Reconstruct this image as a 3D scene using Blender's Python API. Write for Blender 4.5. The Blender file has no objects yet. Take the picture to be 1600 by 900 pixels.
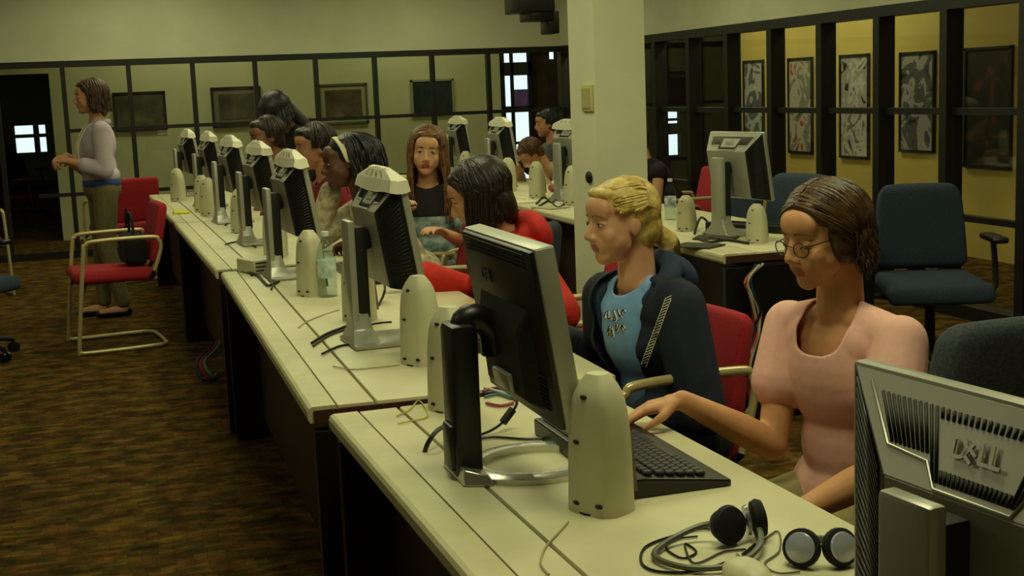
import bpy, bmesh, math, random
from mathutils import Vector, Matrix, Euler, noise
random.seed(7)
R = math.radians
PI = math.pi
scene = bpy.context.scene
col = scene.collection

# ------------------------------------------------------------------ camera, world, light, exposure
CAM_H, FPX, PITCH, ROLL, HEAD = 1.47, 2050.0, math.atan(0.152), 0.04, R(17.5)
_rz = Matrix.Rotation(-HEAD, 3, 'Z')
_fw = _rz @ Vector((0, math.cos(PITCH), -math.sin(PITCH)))
_u0 = _rz @ Vector((0, math.sin(PITCH), math.cos(PITCH)))
_x0 = _rz @ Vector((1, 0, 0))
_rt = math.cos(ROLL)*_x0 - math.sin(ROLL)*_u0
_up = math.sin(ROLL)*_x0 + math.cos(ROLL)*_u0
CAMP = Vector((0, 0, CAM_H))
cd = bpy.data.cameras.new('camera'); cam = bpy.data.objects.new('camera', cd); col.objects.link(cam)
cd.sensor_width = 36; cd.lens = 36*FPX/1600; cd.clip_start = .05; cd.clip_end = 200
m = Matrix((_rt, _up, -_fw)).transposed().to_4x4(); m.translation = CAMP
cam.matrix_world = m
scene.camera = cam

def at(px, py, z=None, x=None, y=None):
    """point of the room seen at a photograph pixel, on the plane z, x or y = const"""
    d = _fw + _rt*((px-800)/FPX) + _up*((450-py)/FPX)
    if z is not None: k = (z-CAM_H)/d.z
    elif x is not None: k = x/d.x
    else: k = y/d.y
    return CAMP + d*k

scene.view_settings.view_transform = 'Standard'
scene.view_settings.look = 'None'
scene.view_settings.gamma = 1
scene.view_settings.use_curve_mapping = False
scene.view_settings.exposure = 0.08

w = bpy.data.worlds.new('daylight'); scene.world = w; w.use_nodes = True
nt = w.node_tree; nt.nodes.clear()
bg = nt.nodes.new('ShaderNodeBackground'); wo = nt.nodes.new('ShaderNodeOutputWorld')
bg.inputs[0].default_value = (.78, .93, 1.0, 1); bg.inputs[1].default_value = 1.35
nt.links.new(bg.outputs[0], wo.inputs[0])

WARM = (.97, 1.0, .53)
LAMPS = [  # x, y, size x, size y, watts, colour
    (0.9, 2.0, 1.2, .6, 19), (0.9, 4.6, 1.2, .6, 17), (0.9, 7.2, 1.2, .6, 15), (0.9, 9.8, 1.2, .6, 13), (0.6, 12.3, 1.2, .6, 12),
    (3.0, 3.2, 1.2, .6, 17), (3.3, 6.2, 1.2, .6, 14), (3.3, 9.0, 1.2, .6, 14), (3.2, 12.0, 1.2, .6, 14),
    (-1.8, 3.4, 1.2, .6, 3), (-1.8, 7.5, 1.2, .6, 5), (-2.0, 11.5, 1.2, .6, 8)]
CORR = [(1.0, 14.4, 1.2, .4, 10.5), (3.6, 14.4, 1.2, .4, 9), (5.75, 7.0, .4, 1.2, 4), (5.75, 10.2, .4, 1.2, 15), (5.75, 12.0, .4, 1.2, 13)]

# ------------------------------------------------------------------ materials
def lin(c):
    return tuple(((v/255)/12.92 if v/255 <= .04045 else ((v/255+.055)/1.055)**2.4) for v in c)
MATS = {}
def mat(name, rgb, rough=.6, metal=0., var=.0, vscale=20., bump=0., bscale=60., rgb2=None, spec=.5, emit=None, estr=0., coat=0.):
    if name in MATS: return MATS[name]
    mt = bpy.data.materials.new(name); mt.use_nodes = True; MATS[name] = mt
    n = mt.node_tree.nodes; l = mt.node_tree.links
    b = n['Principled BSDF']
    c = lin(rgb)
    b.inputs['Base Color'].default_value = (*c, 1); b.inputs['Roughness'].default_value = rough
    b.inputs['Metallic'].default_value = metal; b.inputs['Specular IOR Level'].default_value = spec
    b.inputs['Coat Weight'].default_value = coat
    tc = n.new('ShaderNodeTexCoord')
    if var or rgb2:
        nz = n.new('ShaderNodeTexNoise'); nz.inputs['Scale'].default_value = vscale; nz.inputs['Detail'].default_value = 5
        l.new(tc.outputs['Object'], nz.inputs['Vector'])
        cr = n.new('ShaderNodeValToRGB'); cr.color_ramp.elements[0].position = .35; cr.color_ramp.elements[1].position = .65
        c2 = lin(rgb2) if rgb2 else tuple(min(1, v*(1+var)) for v in c)
        c1 = c if rgb2 else tuple(v*(1-var) for v in c)
        cr.color_ramp.elements[0].color = (*c1, 1); cr.color_ramp.elements[1].color = (*c2, 1)
        l.new(nz.outputs['Fac'], cr.inputs['Fac']); l.new(cr.outputs['Color'], b.inputs['Base Color'])
    if bump:
        nb = n.new('ShaderNodeTexNoise'); nb.inputs['Scale'].default_value = bscale; nb.inputs['Detail'].default_value = 4
        l.new(tc.outputs['Object'], nb.inputs['Vector'])
        bp = n.new('ShaderNodeBump'); bp.inputs['Strength'].default_value = bump; bp.inputs['Distance'].default_value = .01
        l.new(nb.outputs['Fac'], bp.inputs['Height']); l.new(bp.outputs['Normal'], b.inputs['Normal'])
    if emit:
        b.inputs['Emission Color'].default_value = (*emit, 1); b.inputs['Emission Strength'].default_value = estr
    return mt

def glassmat(name, tint=(.95, .96, .94), gl=.07):
    mt = bpy.data.materials.new(name); mt.use_nodes = True; n = mt.node_tree.nodes; l = mt.node_tree.links; n.clear()
    o = n.new('ShaderNodeOutputMaterial'); t = n.new('ShaderNodeBsdfTransparent'); g = n.new('ShaderNodeBsdfGlossy'); mx = n.new('ShaderNodeMixShader')
    lw = n.new('ShaderNodeLayerWeight'); lw.inputs[0].default_value = .5; pw = n.new('ShaderNodeMath'); pw.operation = 'POWER'; pw.inputs[1].default_value = 4
    fr = n.new('ShaderNodeMath'); fr.operation = 'MULTIPLY_ADD'; fr.inputs[1].default_value = .35; fr.inputs[2].default_value = .02
    l.new(lw.outputs['Facing'], pw.inputs[0]); l.new(pw.outputs[0], fr.inputs[0])
    t.inputs[0].default_value = (*tint, 1); g.inputs['Roughness'].default_value = .02
    l.new(fr.outputs[0], mx.inputs[0]); l.new(t.outputs[0], mx.inputs[1]); l.new(g.outputs[0], mx.inputs[2]); l.new(mx.outputs[0], o.inputs[0])
    return mt

M_wall = mat('wall_paint', (200, 200, 170), .85, var=.05, vscale=3, bump=.05, bscale=120)
M_corr = mat('corridor_paint', (192, 192, 152), .85, var=.05, vscale=2)
M_yell = mat('yellow_corridor_paint', (196, 172, 92), .8, var=.05, vscale=2)
M_ceil = mat('ceiling_tile', (190, 188, 175), .9, var=.05, vscale=40)
M_frame = mat('black_window_frame', (16, 16, 15), .45, var=.2, vscale=6)
M_dark = mat('dark_brown_brick', (48, 36, 24), .9, var=.3, vscale=8)
M_desk = mat('cream_laminate', (216, 209, 172), .42, var=.035, vscale=9)
M_deskedge = mat('cream_edge_strip', (205, 198, 156), .5, var=.05, vscale=14)
M_groove = mat('dark_joint', (48, 36, 22), .8)
M_panel = mat('dark_brown_laminate', (42, 27, 18), .5, var=.2, vscale=4)
M_black = mat('black_plastic', (17, 17, 16), .38, var=.1, vscale=9)
M_blackmatt = mat('black_matt_plastic', (13, 13, 12), .65)
M_silver = mat('silver_plastic', (176, 176, 162), .35, metal=.35, var=.03, vscale=8)
M_silver2 = mat('brushed_silver', (200, 200, 190), .25, metal=.8)
M_spk = mat('beige_plastic', (208, 203, 170), .5, var=.03, vscale=10)
M_paper = mat('white_paper', (236, 231, 205), .8, var=.03, vscale=25)
M_ink = mat('grey_ink', (110, 105, 85), .8)
M_red = mat('red_upholstery', (166, 28, 38), .9, var=.18, vscale=160, bump=.25, bscale=400)
M_tube = mat('beige_enamelled_tube', (206, 190, 138), .3, metal=.3)
M_blue = mat('blue_grey_upholstery', (42, 56, 72), .95, var=.22, vscale=160, bump=.3, bscale=400)
M_greyf = mat('charcoal_upholstery', (52, 60, 68), .95, rgb2=(74, 80, 84), vscale=120, bump=.3, bscale=300)
M_cableb = mat('black_cable', (14, 14, 13), .45)
M_cablew = mat('pale_cable', (176, 170, 130), .5)
M_glass = glassmat('clear_glass')
M_clear = glassmat('clear_plastic', (.80, .88, .88))
M_screen = mat('dark_screen', (10, 12, 14), .15)

# ------------------------------------------------------------------ object helpers
def tagit(o, label=None, cat=None, group=None, kind=None):
    if label: o['label'] = label
    if cat: o['category'] = cat
    if group: o['group'] = group
    if kind: o['kind'] = kind
    return o
def thing(name, label, cat, loc=(0, 0, 0), rz=0, group=None):
    o = bpy.data.objects.new(name, None); col.objects.link(o); o.empty_display_size = .1
    o.location = loc; o.rotation_euler = (0, 0, rz)
    return tagit(o, label, cat, group)
def kids(o): return [c for c in bpy.data.objects if c.parent == o]
def dup(root, loc=None, rz=None, label=None, group=None):
    r = root.copy(); col.objects.link(r)
    if loc is not None: r.location = loc
    if rz is not None: r.rotation_euler = (0, 0, rz)
    if label: r['label'] = label
    if group: r['group'] = group
    def rec(a, b):
        for ch in kids(a):
            c = ch.copy(); col.objects.link(c); c.parent = b; rec(ch, c)
    rec(root, r)
    return r

class MB:
    def __init__(s): s.bm = bmesh.new(); s.mi = 0
    def _t(s, verts, M=None):
        if M is not None: bmesh.ops.transform(s.bm, matrix=M, verts=verts)
        if s.mi:
            vs = set(verts)
            for f in s.bm.faces:
                if all(v in vs for v in f.verts): f.material_index = s.mi
    def box(s, c, size, rot=None, bev=0., seg=2):
        r = bmesh.ops.create_cube(s.bm, size=1); vs = r['verts']
        for v in vs: v.co = Vector((v.co.x*size[0], v.co.y*size[1], v.co.z*size[2]))
        if bev:
            es = list({e for v in vs for e in v.link_edges})
            rr = bmesh.ops.bevel(s.bm, geom=es, offset=min(bev, min(size)*.49), segments=seg, profile=.5, affect='EDGES')
            vs = list({v for f in rr['faces'] for v in f.verts} | {v for v in vs if v.is_valid})
        M = Matrix.Translation(Vector(c))
        if rot is not None: M = M @ (rot.to_matrix().to_4x4() if isinstance(rot, Euler) else rot.to_4x4())
        s._t(vs, M); return s
    def cyl(s, p0, p1, r0, r1=None, seg=16, caps=True):
        p0 = Vector(p0); p1 = Vector(p1); r1 = r0 if r1 is None else r1
        d = p1-p0
        r = bmesh.ops.create_cone(s.bm, cap_ends=caps, segments=seg, radius1=r0, radius2=r1, depth=d.length)
        M = Matrix.Translation((p0+p1)/2) @ d.to_track_quat('Z', 'Y').to_matrix().to_4x4()
        s._t(r['verts'], M); return s
    def ell(s, c, r, rot=None, seg=16, rings=10):
        bm = s.bm; top = bm.verts.new((0, 0, 1)); bot = bm.verts.new((0, 0, -1)); vs = [top, bot]; prev = None
        for i in range(1, rings):
            a = PI*i/rings; sa, ca = math.sin(a), math.cos(a)
            rg = [bm.verts.new((sa*math.cos(2*PI*j/seg), sa*math.sin(2*PI*j/seg), ca)) for j in range(seg)]; vs += rg
            for j in range(seg):
                j2 = (j+1) % seg
                f = bm.faces.new((top, rg[j], rg[j2])) if prev is None else bm.faces.new((prev[j], rg[j], rg[j2], prev[j2]))
                f.smooth = True
            prev = rg
        for j in range(seg): bm.faces.new((prev[j], bot, prev[(j+1) % seg]))
        M = Matrix.Translation(Vector(c))
        if rot is not None: M = M @ rot.to_4x4()
        s._t(vs, M @ Matrix.Diagonal((r[0], r[1], r[2], 1))); return s
    def capsule(s, p0, r0, p1, r1, seg=12):
        s.cyl(p0, p1, r0, r1, seg); s.ell(p0, (r0,)*3, seg=seg, rings=8); s.ell(p1, (r1,)*3, seg=seg, rings=8); return s
    def tube(s, pts, r, seg=8, smooth=4, taper=None, closed=False):
        P = [Vector(p) for p in pts]
        if smooth and len(P) > 2:
            Q = []
            n = len(P)
            rng = range(n if closed else n-1)
            for i in rng:
                a = P[(i-1) % n] if closed or i > 0 else P[0]; b = P[i]; c = P[(i+1) % n]; d = P[(i+2) % n] if closed or i+2 < n else P[-1]
                for k in range(smooth):
                    t = k/smooth
                    Q.append(.5*((2*b)+(c-a)*t+(2*a-5*b+4*c-d)*t*t+(3*b-a-3*c+d)*t**3))
            if not closed: Q.append(P[-1])
            P = Q
        n = len(P); rings = []; up = None
        new = []
        for i, p in enumerate(P):
            if closed: t = P[(i+1) % n]-P[i-1]
            else: t = P[min(i+1, n-1)]-P[max(i-1, 0)]
            if t.length < 1e-9: t = Vector((0, 0, 1))
            t.normalize()
            if up is None: up = t.orthogonal().normalized()
            up = (up-t*up.dot(t))
            up = up.normalized() if up.length > 1e-6 else t.orthogonal().normalized()
            bi = t.cross(up)
            k = i/max(1, n-1)
            rr = r if taper is None else r*(1-k)+taper*k
            rg = [s.bm.verts.new(p+(up*math.cos(a)+bi*math.sin(a))*rr) for a in [2*PI*j/seg for j in range(seg)]]
            rings.append(rg); new += rg
        for i in range(n if closed else n-1):
            a = rings[i]; b = rings[(i+1) % n]
            for j in range(seg):
                f = s.bm.faces.new((a[j], a[(j+1) % seg], b[(j+1) % seg], b[j])); f.material_index = s.mi; f.smooth = True
        if not closed:
            f = s.bm.faces.new(list(reversed(rings[0]))); f.material_index = s.mi
            f = s.bm.faces.new(rings[-1]); f.material_index = s.mi
        return s
    def lathe(s, prof, c=(0, 0, 0), seg=20, M=None):
        rings = []; new = []
        for (r, z) in prof:
            rg = [s.bm.verts.new(Vector((max(r, 1e-5)*math.cos(2*PI*j/seg), max(r, 1e-5)*math.sin(2*PI*j/seg), z))) for j in range(seg)]
            rings.append(rg); new += rg
        for i in range(len(rings)-1):
            a = rings[i]; b = rings[i+1]
            for j in range(seg):
                f = s.bm.faces.new((a[j], a[(j+1) % seg], b[(j+1) % seg], b[j])); f.material_index = s.mi
        s.bm.faces.new(list(reversed(rings[0]))).material_index = s.mi
        s.bm.faces.new(rings[-1]).material_index = s.mi
        MM = Matrix.Translation(Vector(c)) @ (M.to_4x4() if M is not None else Matrix.Identity(4))
        bmesh.ops.transform(s.bm, matrix=MM, verts=new); return s
    def loft(s, secs, caps=True):
        rings = [[s.bm.verts.new(Vector(p)) for p in sec] for sec in secs]
        n = len(rings[0])
        for i in range(len(rings)-1):
            for j in range(n):
                f = s.bm.faces.new((rings[i][j], rings[i][(j+1) % n], rings[i+1][(j+1) % n], rings[i+1][j])); f.material_index = s.mi
        if caps:
            s.bm.faces.new(list(reversed(rings[0]))).material_index = s.mi; s.bm.faces.new(rings[-1]).material_index = s.mi
        return s
    def done(s, name, mats, parent=None, smooth=True, loc=None, bevel=0, sub=0, solid=0):
        bmesh.ops.recalc_face_normals(s.bm, faces=s.bm.faces)
        me = bpy.data.meshes.new(name); s.bm.to_mesh(me); s.bm.free()
        if not isinstance(mats, (list, tuple)): mats = [mats]
        for q in mats: me.materials.append(q)
        o = bpy.data.objects.new(name, me); col.objects.link(o)
        if smooth:
            for p in me.polygons: p.use_smooth = True
            try: me.set_sharp_from_angle(angle=R(38))
            except Exception: pass
        if parent: o.parent = parent
        if loc is not None: o.location = loc
        if solid:
            q = o.modifiers.new('solid', 'SOLIDIFY'); q.thickness = solid
        if bevel:
            q = o.modifiers.new('bevel', 'BEVEL'); q.width = bevel; q.segments = 2; q.limit_method = 'ANGLE'
        if sub:
            q = o.modifiers.new('sub', 'SUBSURF'); q.levels = sub; q.render_levels = sub
        return o
def struct(name, mb, m, smooth=False):
    return tagit(mb.done(name, m, smooth=smooth), kind='structure')
def bx(c0, c1):
    """box between two corners"""
    m_ = MB(); c = [(a+b)/2 for a, b in zip(c0, c1)]; sz = [abs(b-a) for a, b in zip(c0, c1)]
    return m_.box(c, sz)
def text_mesh(ch, size, depth, name, m, parent, M):
    cu = bpy.data.curves.new('t', 'FONT'); cu.body = ch; cu.size = size; cu.extrude = depth; cu.align_x = 'CENTER'; cu.align_y = 'CENTER'; cu.offset = size*.02
    o = bpy.data.objects.new('t', cu); col.objects.link(o)
    dg = bpy.context.evaluated_depsgraph_get()
    me = bpy.data.meshes.new_from_object(o.evaluated_get(dg)); me.transform(M)
    bpy.data.objects.remove(o); me.name = name
    me.materials.clear(); me.materials.append(m)
    return me
def join_meshes(name, mes, mats, parent):
    bm = bmesh.new()
    for me in mes: bm.from_mesh(me)
    out = bpy.data.meshes.new(name); bm.to_mesh(out); bm.free(); out.materials.clear()
    for q in mats: out.materials.append(q)
    o = bpy.data.objects.new(name, out); col.objects.link(o); o.parent = parent
    return o

# ------------------------------------------------------------------ the room
H_CEIL = 2.85
def carpet():
    mt = bpy.data.materials.new('brown_woven_carpet'); mt.use_nodes = True; n = mt.node_tree.nodes; l = mt.node_tree.links; b = n['Principled BSDF']
    tc = n.new('ShaderNodeTexCoord'); mp = n.new('ShaderNodeMapping'); mp.inputs['Rotation'].default_value = (0, 0, 0)
    l.new(tc.outputs['Object'], mp.inputs['Vector'])
    br = n.new('ShaderNodeTexBrick'); br.inputs['Scale'].default_value = 10; br.inputs['Brick Width'].default_value = .9; br.inputs['Row Height'].default_value = .3
    br.inputs['Color1'].default_value = (*lin((76, 60, 29)), 1); br.inputs['Color2'].default_value = (*lin((116, 94, 43)), 1); br.inputs['Mortar'].default_value = (*lin((66, 50, 24)), 1)
    br.inputs['Mortar Size'].default_value = .02; br.inputs['Mortar Smooth'].default_value = .8
    nz = n.new('ShaderNodeTexNoise'); nz.inputs['Scale'].default_value = 9; nz.inputs['Detail'].default_value = 8
    nz2 = n.new('ShaderNodeTexNoise'); nz2.inputs['Scale'].default_value = 2.2
    l.new(mp.outputs[0], nz2.inputs['Vector'])
    mx0 = n.new('ShaderNodeMixRGB'); mx0.blend_type = 'ADD'; mx0.inputs[0].default_value = .20
    l.new(mp.outputs[0], mx0.inputs[1]); l.new(nz2.outputs['Color'], mx0.inputs[2]); l.new(mx0.outputs[0], br.inputs['Vector'])
    l.new(mp.outputs[0], nz.inputs['Vector'])
    cr = n.new('ShaderNodeValToRGB'); cr.color_ramp.elements[0].position = .38; cr.color_ramp.elements[0].color = (.42, .40, .34, 1); cr.color_ramp.elements[1].position = .66; cr.color_ramp.elements[1].color = (1.25, 1.15, 1.0, 1)
    l.new(nz.outputs['Fac'], cr.inputs['Fac'])
    mx = n.new('ShaderNodeMixRGB'); mx.blend_type = 'MULTIPLY'; mx.inputs[0].default_value = 1
    l.new(br.outputs['Color'], mx.inputs[1]); l.new(cr.outputs['Color'], mx.inputs[2]); l.new(mx.outputs[0], b.inputs['Base Color'])
    nh = n.new('ShaderNodeTexNoise'); nh.inputs['Scale'].default_value = 7; nh.inputs['Detail'].default_value = 3; mh = n.new('ShaderNodeMapping'); mh.inputs['Scale'].default_value = (1, 2.6, 1); l.new(tc.outputs['Object'], mh.inputs[0]); l.new(mh.outputs[0], nh.inputs[0])
    ch_ = n.new('ShaderNodeValToRGB'); els = ch_.color_ramp.elements
    els[0].position = .30; els[0].color = (.62, .60, .75, 1); els[1].position = .72; els[1].color = (1.25, .95, .70, 1)
    e_ = els.new(.45); e_.color = (.85, 1.0, .62, 1); e_ = els.new(.58); e_.color = (1.15, .85, .85, 1)
    l.new(nh.outputs['Fac'], ch_.inputs[0]); my = n.new('ShaderNodeMixRGB'); my.blend_type = 'MULTIPLY'; my.inputs[0].default_value = .9
    l.new(mx.outputs[0], my.inputs[1]); l.new(ch_.outputs[0], my.inputs[2]); l.new(my.outputs[0], b.inputs['Base Color'])
    b.inputs['Roughness'].default_value = .98; b.inputs['Specular IOR Level'].default_value = .1
    bp = n.new('ShaderNodeBump'); bp.inputs['Strength'].default_value = .4; bp.inputs['Distance'].default_value = .01
    n3 = n.new('ShaderNodeTexNoise'); n3.inputs['Scale'].default_value = 120; l.new(mp.outputs[0], n3.inputs['Vector'])
    l.new(n3.outputs['Fac'], bp.inputs['Height']); l.new(bp.outputs['Normal'], b.inputs['Normal'])
    return mt
M_carpet = carpet()
XW, YW = 4.95, 13.5      # glass wall on the right, glass wall at the back
XL, YN = -4.2, -1.6
struct('floor', bx((XL-.2, YN-.2, -.1), (XW+4.6, 20.5, 0)), M_carpet)
struct('ceiling', bx((XL-.2, YN-.2, H_CEIL), (XW+4.6, 20.5, H_CEIL+.1)), M_ceil)
struct('wall_left', bx((XL-.12, YN, 0), (XL, 20, H_CEIL)), M_wall)
struct('wall_near', bx((XL-.12, YN-.12, 0), (XW+4.4, YN, H_CEIL)), M_wall)
struct('wall_back', bx((XL, YW-.05, 1.9), (XW-.02, YW+.07, H_CEIL)), M_wall)
struct('wall_right', bx((XW-.06, YN, 1.9), (XW+.06, YW-.05, H_CEIL)), M_wall)
# frames of the back glass wall
tn = [0]
def trim(c0, c1, m=None):
    tn[0] += 1
    return struct('trim_%d' % tn[0], bx(c0, c1), m or M_frame)
wn = [0]
def pane(c0, c1):
    wn[0] += 1
    return struct('window_%d' % wn[0], bx(c0, c1), M_glass)
bxs = [-.8+.611*i for i in range(-6, 9)]
trim((XL, YW-.04, 1.84), (XW-.03, YW+.04, 1.9))
trim((-.2, YW-.02, 1.215), (XW-.05, YW+.02, 1.25)); trim((-.5, YW-.02, .60), (XW-.05, YW+.02, .635)); trim((XL, YW-.03, 0), (XW-.05, YW+.03, .07))
for i, x in enumerate(bxs):
    if x < XL+.02: continue
    trim((x-.022, YW-.035, .07), (x+.022, YW+.035, 1.84))
edges = [XL]+[x for x in bxs if x > XL+.02]+[XW-.06]
for a, b in zip(edges[:-1], edges[1:]):
    pane((a+.022, YW-.004, .07), (b-.022, YW+.004, 1.84))
# frames of the right glass wall
pys = [6.06+.705*i for i in range(-6, 10)]
trim((XW-.06, YN, 1.83), (XW+.06, YW-.06, 1.9)); trim((XW-.03, YN, 1.21), (XW+.03, YW-.06, 1.25)); trim((XW-.03, YN, .58), (XW+.03, YW-.06, .615)); trim((XW-.06, YN, 0), (XW+.06, YW-.06, .08))
for y in pys: trim((XW-.07, y-.035, .08), (XW+.05, y+.035, 1.83))
trim((XW-.06, 13.44, 0), (XW+.06, 13.56, 1.9))
edges = [YN]+[y for y in pys]+[13.44]
for a, b in zip(edges[:-1], edges[1:]):
    if b > a+.1: pane((XW-.004, a+.035, .08), (XW+.004, b-.035, 1.83))
# corridor beyond the back glass
YC = 15.3
struct('wall_corridor', bx((-.36, YC, 0), (4.78, YC+.1, H_CEIL)), M_corr)
struct('wall_corridor_header', bx((-4.2, YC, 1.83), (-.36, YC+.1, H_CEIL)), M_corr)
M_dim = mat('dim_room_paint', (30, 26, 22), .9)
def holed(name, axis, p0, p1, z1, thick, holes, m):
    """wall along x at y=axis with rectangular openings (x0,x1,z0,z1)"""
    xs = sorted({p0, p1, *[h[0] for h in holes], *[h[1] for h in holes]}); zs = sorted({0, z1, *[h[2] for h in holes], *[h[3] for h in holes]})
    mb = MB()
    for a, b in zip(xs[:-1], xs[1:]):
        for c, d in zip(zs[:-1], zs[1:]):
            if any(a >= h[0]-1e-6 and b <= h[1]+1e-6 and c >= h[2]-1e-6 and d <= h[3]+1e-6 for h in holes): continue
            mb.box(((a+b)/2, axis+thick/2, (c+d)/2), (b-a, thick, d-c))
    return struct(name, mb, m)
# dim room behind the doorway on the left with small daylight windows
YD = 19.8
q0 = at(22, 197, y=YD); q1 = at(55, 238, y=YD); q2 = at(60, 197, y=YD); q3 = at(74, 238, y=YD)
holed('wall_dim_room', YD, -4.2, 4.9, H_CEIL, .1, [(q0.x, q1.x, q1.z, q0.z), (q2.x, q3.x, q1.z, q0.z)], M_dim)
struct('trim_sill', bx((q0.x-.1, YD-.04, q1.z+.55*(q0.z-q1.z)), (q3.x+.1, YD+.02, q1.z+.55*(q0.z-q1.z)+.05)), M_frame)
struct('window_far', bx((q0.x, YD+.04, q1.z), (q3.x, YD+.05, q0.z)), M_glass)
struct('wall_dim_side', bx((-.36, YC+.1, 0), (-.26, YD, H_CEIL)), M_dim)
# yellow corridor wall with posters, brick lobby wall and the daylight door
XP = 6.6
struct('wall_yellow', bx((XP, YN, 0), (XP+.1, 12.85, H_CEIL)), M_yell)
YB = 15.9
d0 = at(783, 80, y=YB); d1 = at(838, 300, y=YB); s0 = at(858, 80, y=YB); s1 = at(869, 92, y=YB)
b0 = at(1031, 172, y=YB); b1 = at(1064, 242, y=YB)
holed('wall_lobby', YB, 4.7, 9.4, H_CEIL, .1, [(d0.x, d1.x, 0.05, d0.z), (s0.x, s1.x, s1.z, s0.z), (b0.x, b1.x, b1.z, b0.z-.02)], M_dark)
struct('wall_lobby_end', bx((9.3, YN, 0), (9.4, YB, H_CEIL)), M_dark)
struct('wall_corridor_end', bx((4.7, YC+.1, 0), (4.78, YB, H_CEIL)), M_dark)
mb = MB()
fx = d0.x; wx = d1.x-d0.x
for (a, b, c, d) in [(fx, fx+.04, .05, d0.z), (d1.x-.04, d1.x, .05, d0.z), (fx+wx*.32, fx+wx*.40, .05, d0.z), (fx, d1.x, at(800, 108, y=YB).z-.08, at(800, 100, y=YB).z+.02),
                     (fx, d1.x, at(800, 172, y=YB).z, at(800, 166, y=YB).z), (fx, d1.x, at(800, 226, y=YB).z, at(800, 222, y=YB).z)]:
    mb.box(((a+b)/2, YB+.05, (c+d)/2), (b-a, .06, d-c))
struct('door_1', mb, M_frame)
struct('window_lobby_door', bx((d0.x, YB+.07, .05), (d1.x, YB+.075, d0.z)), M_glass)
struct('window_lobby', bx((b0.x, YB+.07, b1.z), (b1.x, YB+.075, b0.z)), M_glass)
mb = MB()
for k in range(3):
    z = at(1047, 187+8*k, y=YB).z
    mb.box(((b0.x+b1.x)/2, YB+.02, z), (b1.x-b0.x+.04, .03, .035))
struct('trim_window_bars', mb, M_frame)
struct('trim_window_rail', bx((b0.x-.05, YB-.03, at(1047, 210, y=YB).z), (b1.x+.05, YB+.03, at(1047, 196, y=YB).z)), M_dark)
# square pillar
c0 = at(932, 200, y=5.6); c1 = at(1010, 200, y=5.6)
PX0, PX1, PY0, PY1 = c0.x, c1.x, 5.6, 5.93
M_pil = mat('pillar_paint', (228, 228, 194), .8, var=.03, vscale=4, bump=.04)
struct('wall_pillar', bx((PX0, PY0, 0), (PX1, PY1, H_CEIL)), M_pil)

# ceiling lamps (real fluorescent panels)
M_diff = mat('lamp_diffuser', (255, 250, 225), .5, emit=(1, .96, .7), estr=1.5)
lampmesh = None
for i, (x, y, sx, sy, wt) in enumerate(LAMPS+CORR):
    t = thing('ceiling_light', 'flush rectangular fluorescent ceiling light, out of the photograph above', 'ceiling light', (x, y, H_CEIL), 0, 'fluorescent ceiling lights')
    mb = MB()
    for (a, b, c, d) in [(-sx/2-.03, sx/2+.03, -sy/2-.03, -sy/2), (-sx/2-.03, sx/2+.03, sy/2, sy/2+.03), (-sx/2-.03, -sx/2, -sy/2, sy/2), (sx/2, sx/2+.03, -sy/2, sy/2)]:
        mb.box(((a+b)/2, (c+d)/2, -.02), (b-a, d-c, .04))
    mb.done('light_frame', M_ceil, t, smooth=False)
    MB().box((0, 0, -.006), (sx, sy, .01)).done('diffuser', M_diff, t, smooth=False)
    ld = bpy.data.lights.new('lamp', 'AREA'); ld.shape = 'RECTANGLE'; ld.size = sx; ld.size_y = sy; ld.energy = wt; ld.color = WARM
    lo = bpy.data.objects.new('lamp', ld); col.objects.link(lo); lo.parent = t; lo.location = (0, 0, -.03)
# ------------------------------------------------------------------ desks
ZT = .74
def desk(label, x0, y0, x1, y1, depth, panels=(1, 1), group=None):
    """desk whose cable side runs from (x0,y0) near to (x1,y1) far; its width goes to the right"""
    L = math.hypot(x1-x0, y1-y0); ang = math.atan2(-(x1-x0), (y1-y0))
    t = thing('computer_desk', label, 'desk', (x0, y0, 0), ang, group)
    # rounded edge strip on the outer side
    mb = MB(); n = 7; prof = [(.075, ZT-.035), (.008, ZT-.035)]+[(.018-.018*math.sin(a), ZT-.018+.018*math.sin(b)) for a, b in [(PI/2*k/4+PI/2*0, 0) for k in (4, )]]
    prof = [(.068, ZT-.04), (.006, ZT-.04), (0, ZT-.03), (0, ZT-.012), (.004, ZT-.004), (.012, ZT), (.068, ZT)]
    mb.loft([[(px, yy, pz) for px, pz in prof] for yy in (0, L)]); mb.done('edge_strip', M_deskedge, t, smooth=False)
    mb = MB(); cuts = [0, .34*L, L] if L > 2 else [0, L]
    for a, b in zip(cuts[:-1], cuts[1:]): mb.box((.117, (a+b)/2, ZT-.012), (.088, b-a-.004, .022), bev=.002)
    mb.done('cable_channel_cover', M_desk, t, smooth=False)
    MB().box((.115, L/2, ZT-.03), (.10, L-.002, .014)).done('cable_channel', M_groove, t, smooth=False)
    MB().box((.168+(depth-.168)/2, L/2, ZT-.016), (depth-.168, L, .032), bev=.005).done('desktop', M_desk, t)
    MB().box((.17+(depth-.17)/2, L/2, ZT-.046), (depth-.19, L-.01, .026)).done('apron', M_panel, t, smooth=False)
    MB().box((depth/2+.004, -.002, ZT-.024), (depth-.02, .008, .030)).done('end_edging', mat('brown_edging', (70, 36, 22), .6), t, smooth=False)
    if panels[0]: MB().box((depth/2, .02, (ZT-.06)/2), (depth-.03, .035, ZT-.06), bev=.003).done('end_panel', M_black, t, smooth=False)
    if panels[1]: MB().box((depth/2, L-.02, (ZT-.06)/2), (depth-.03, .035, ZT-.06), bev=.003).done('end_panel', M_black, t, smooth=False)
    MB().box((.14, L/2, .39), (.02, L-.08, .56)).done('modesty_panel', M_panel, t, smooth=False)
    return t
G = 'cream computer desks of the long front row'
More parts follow.
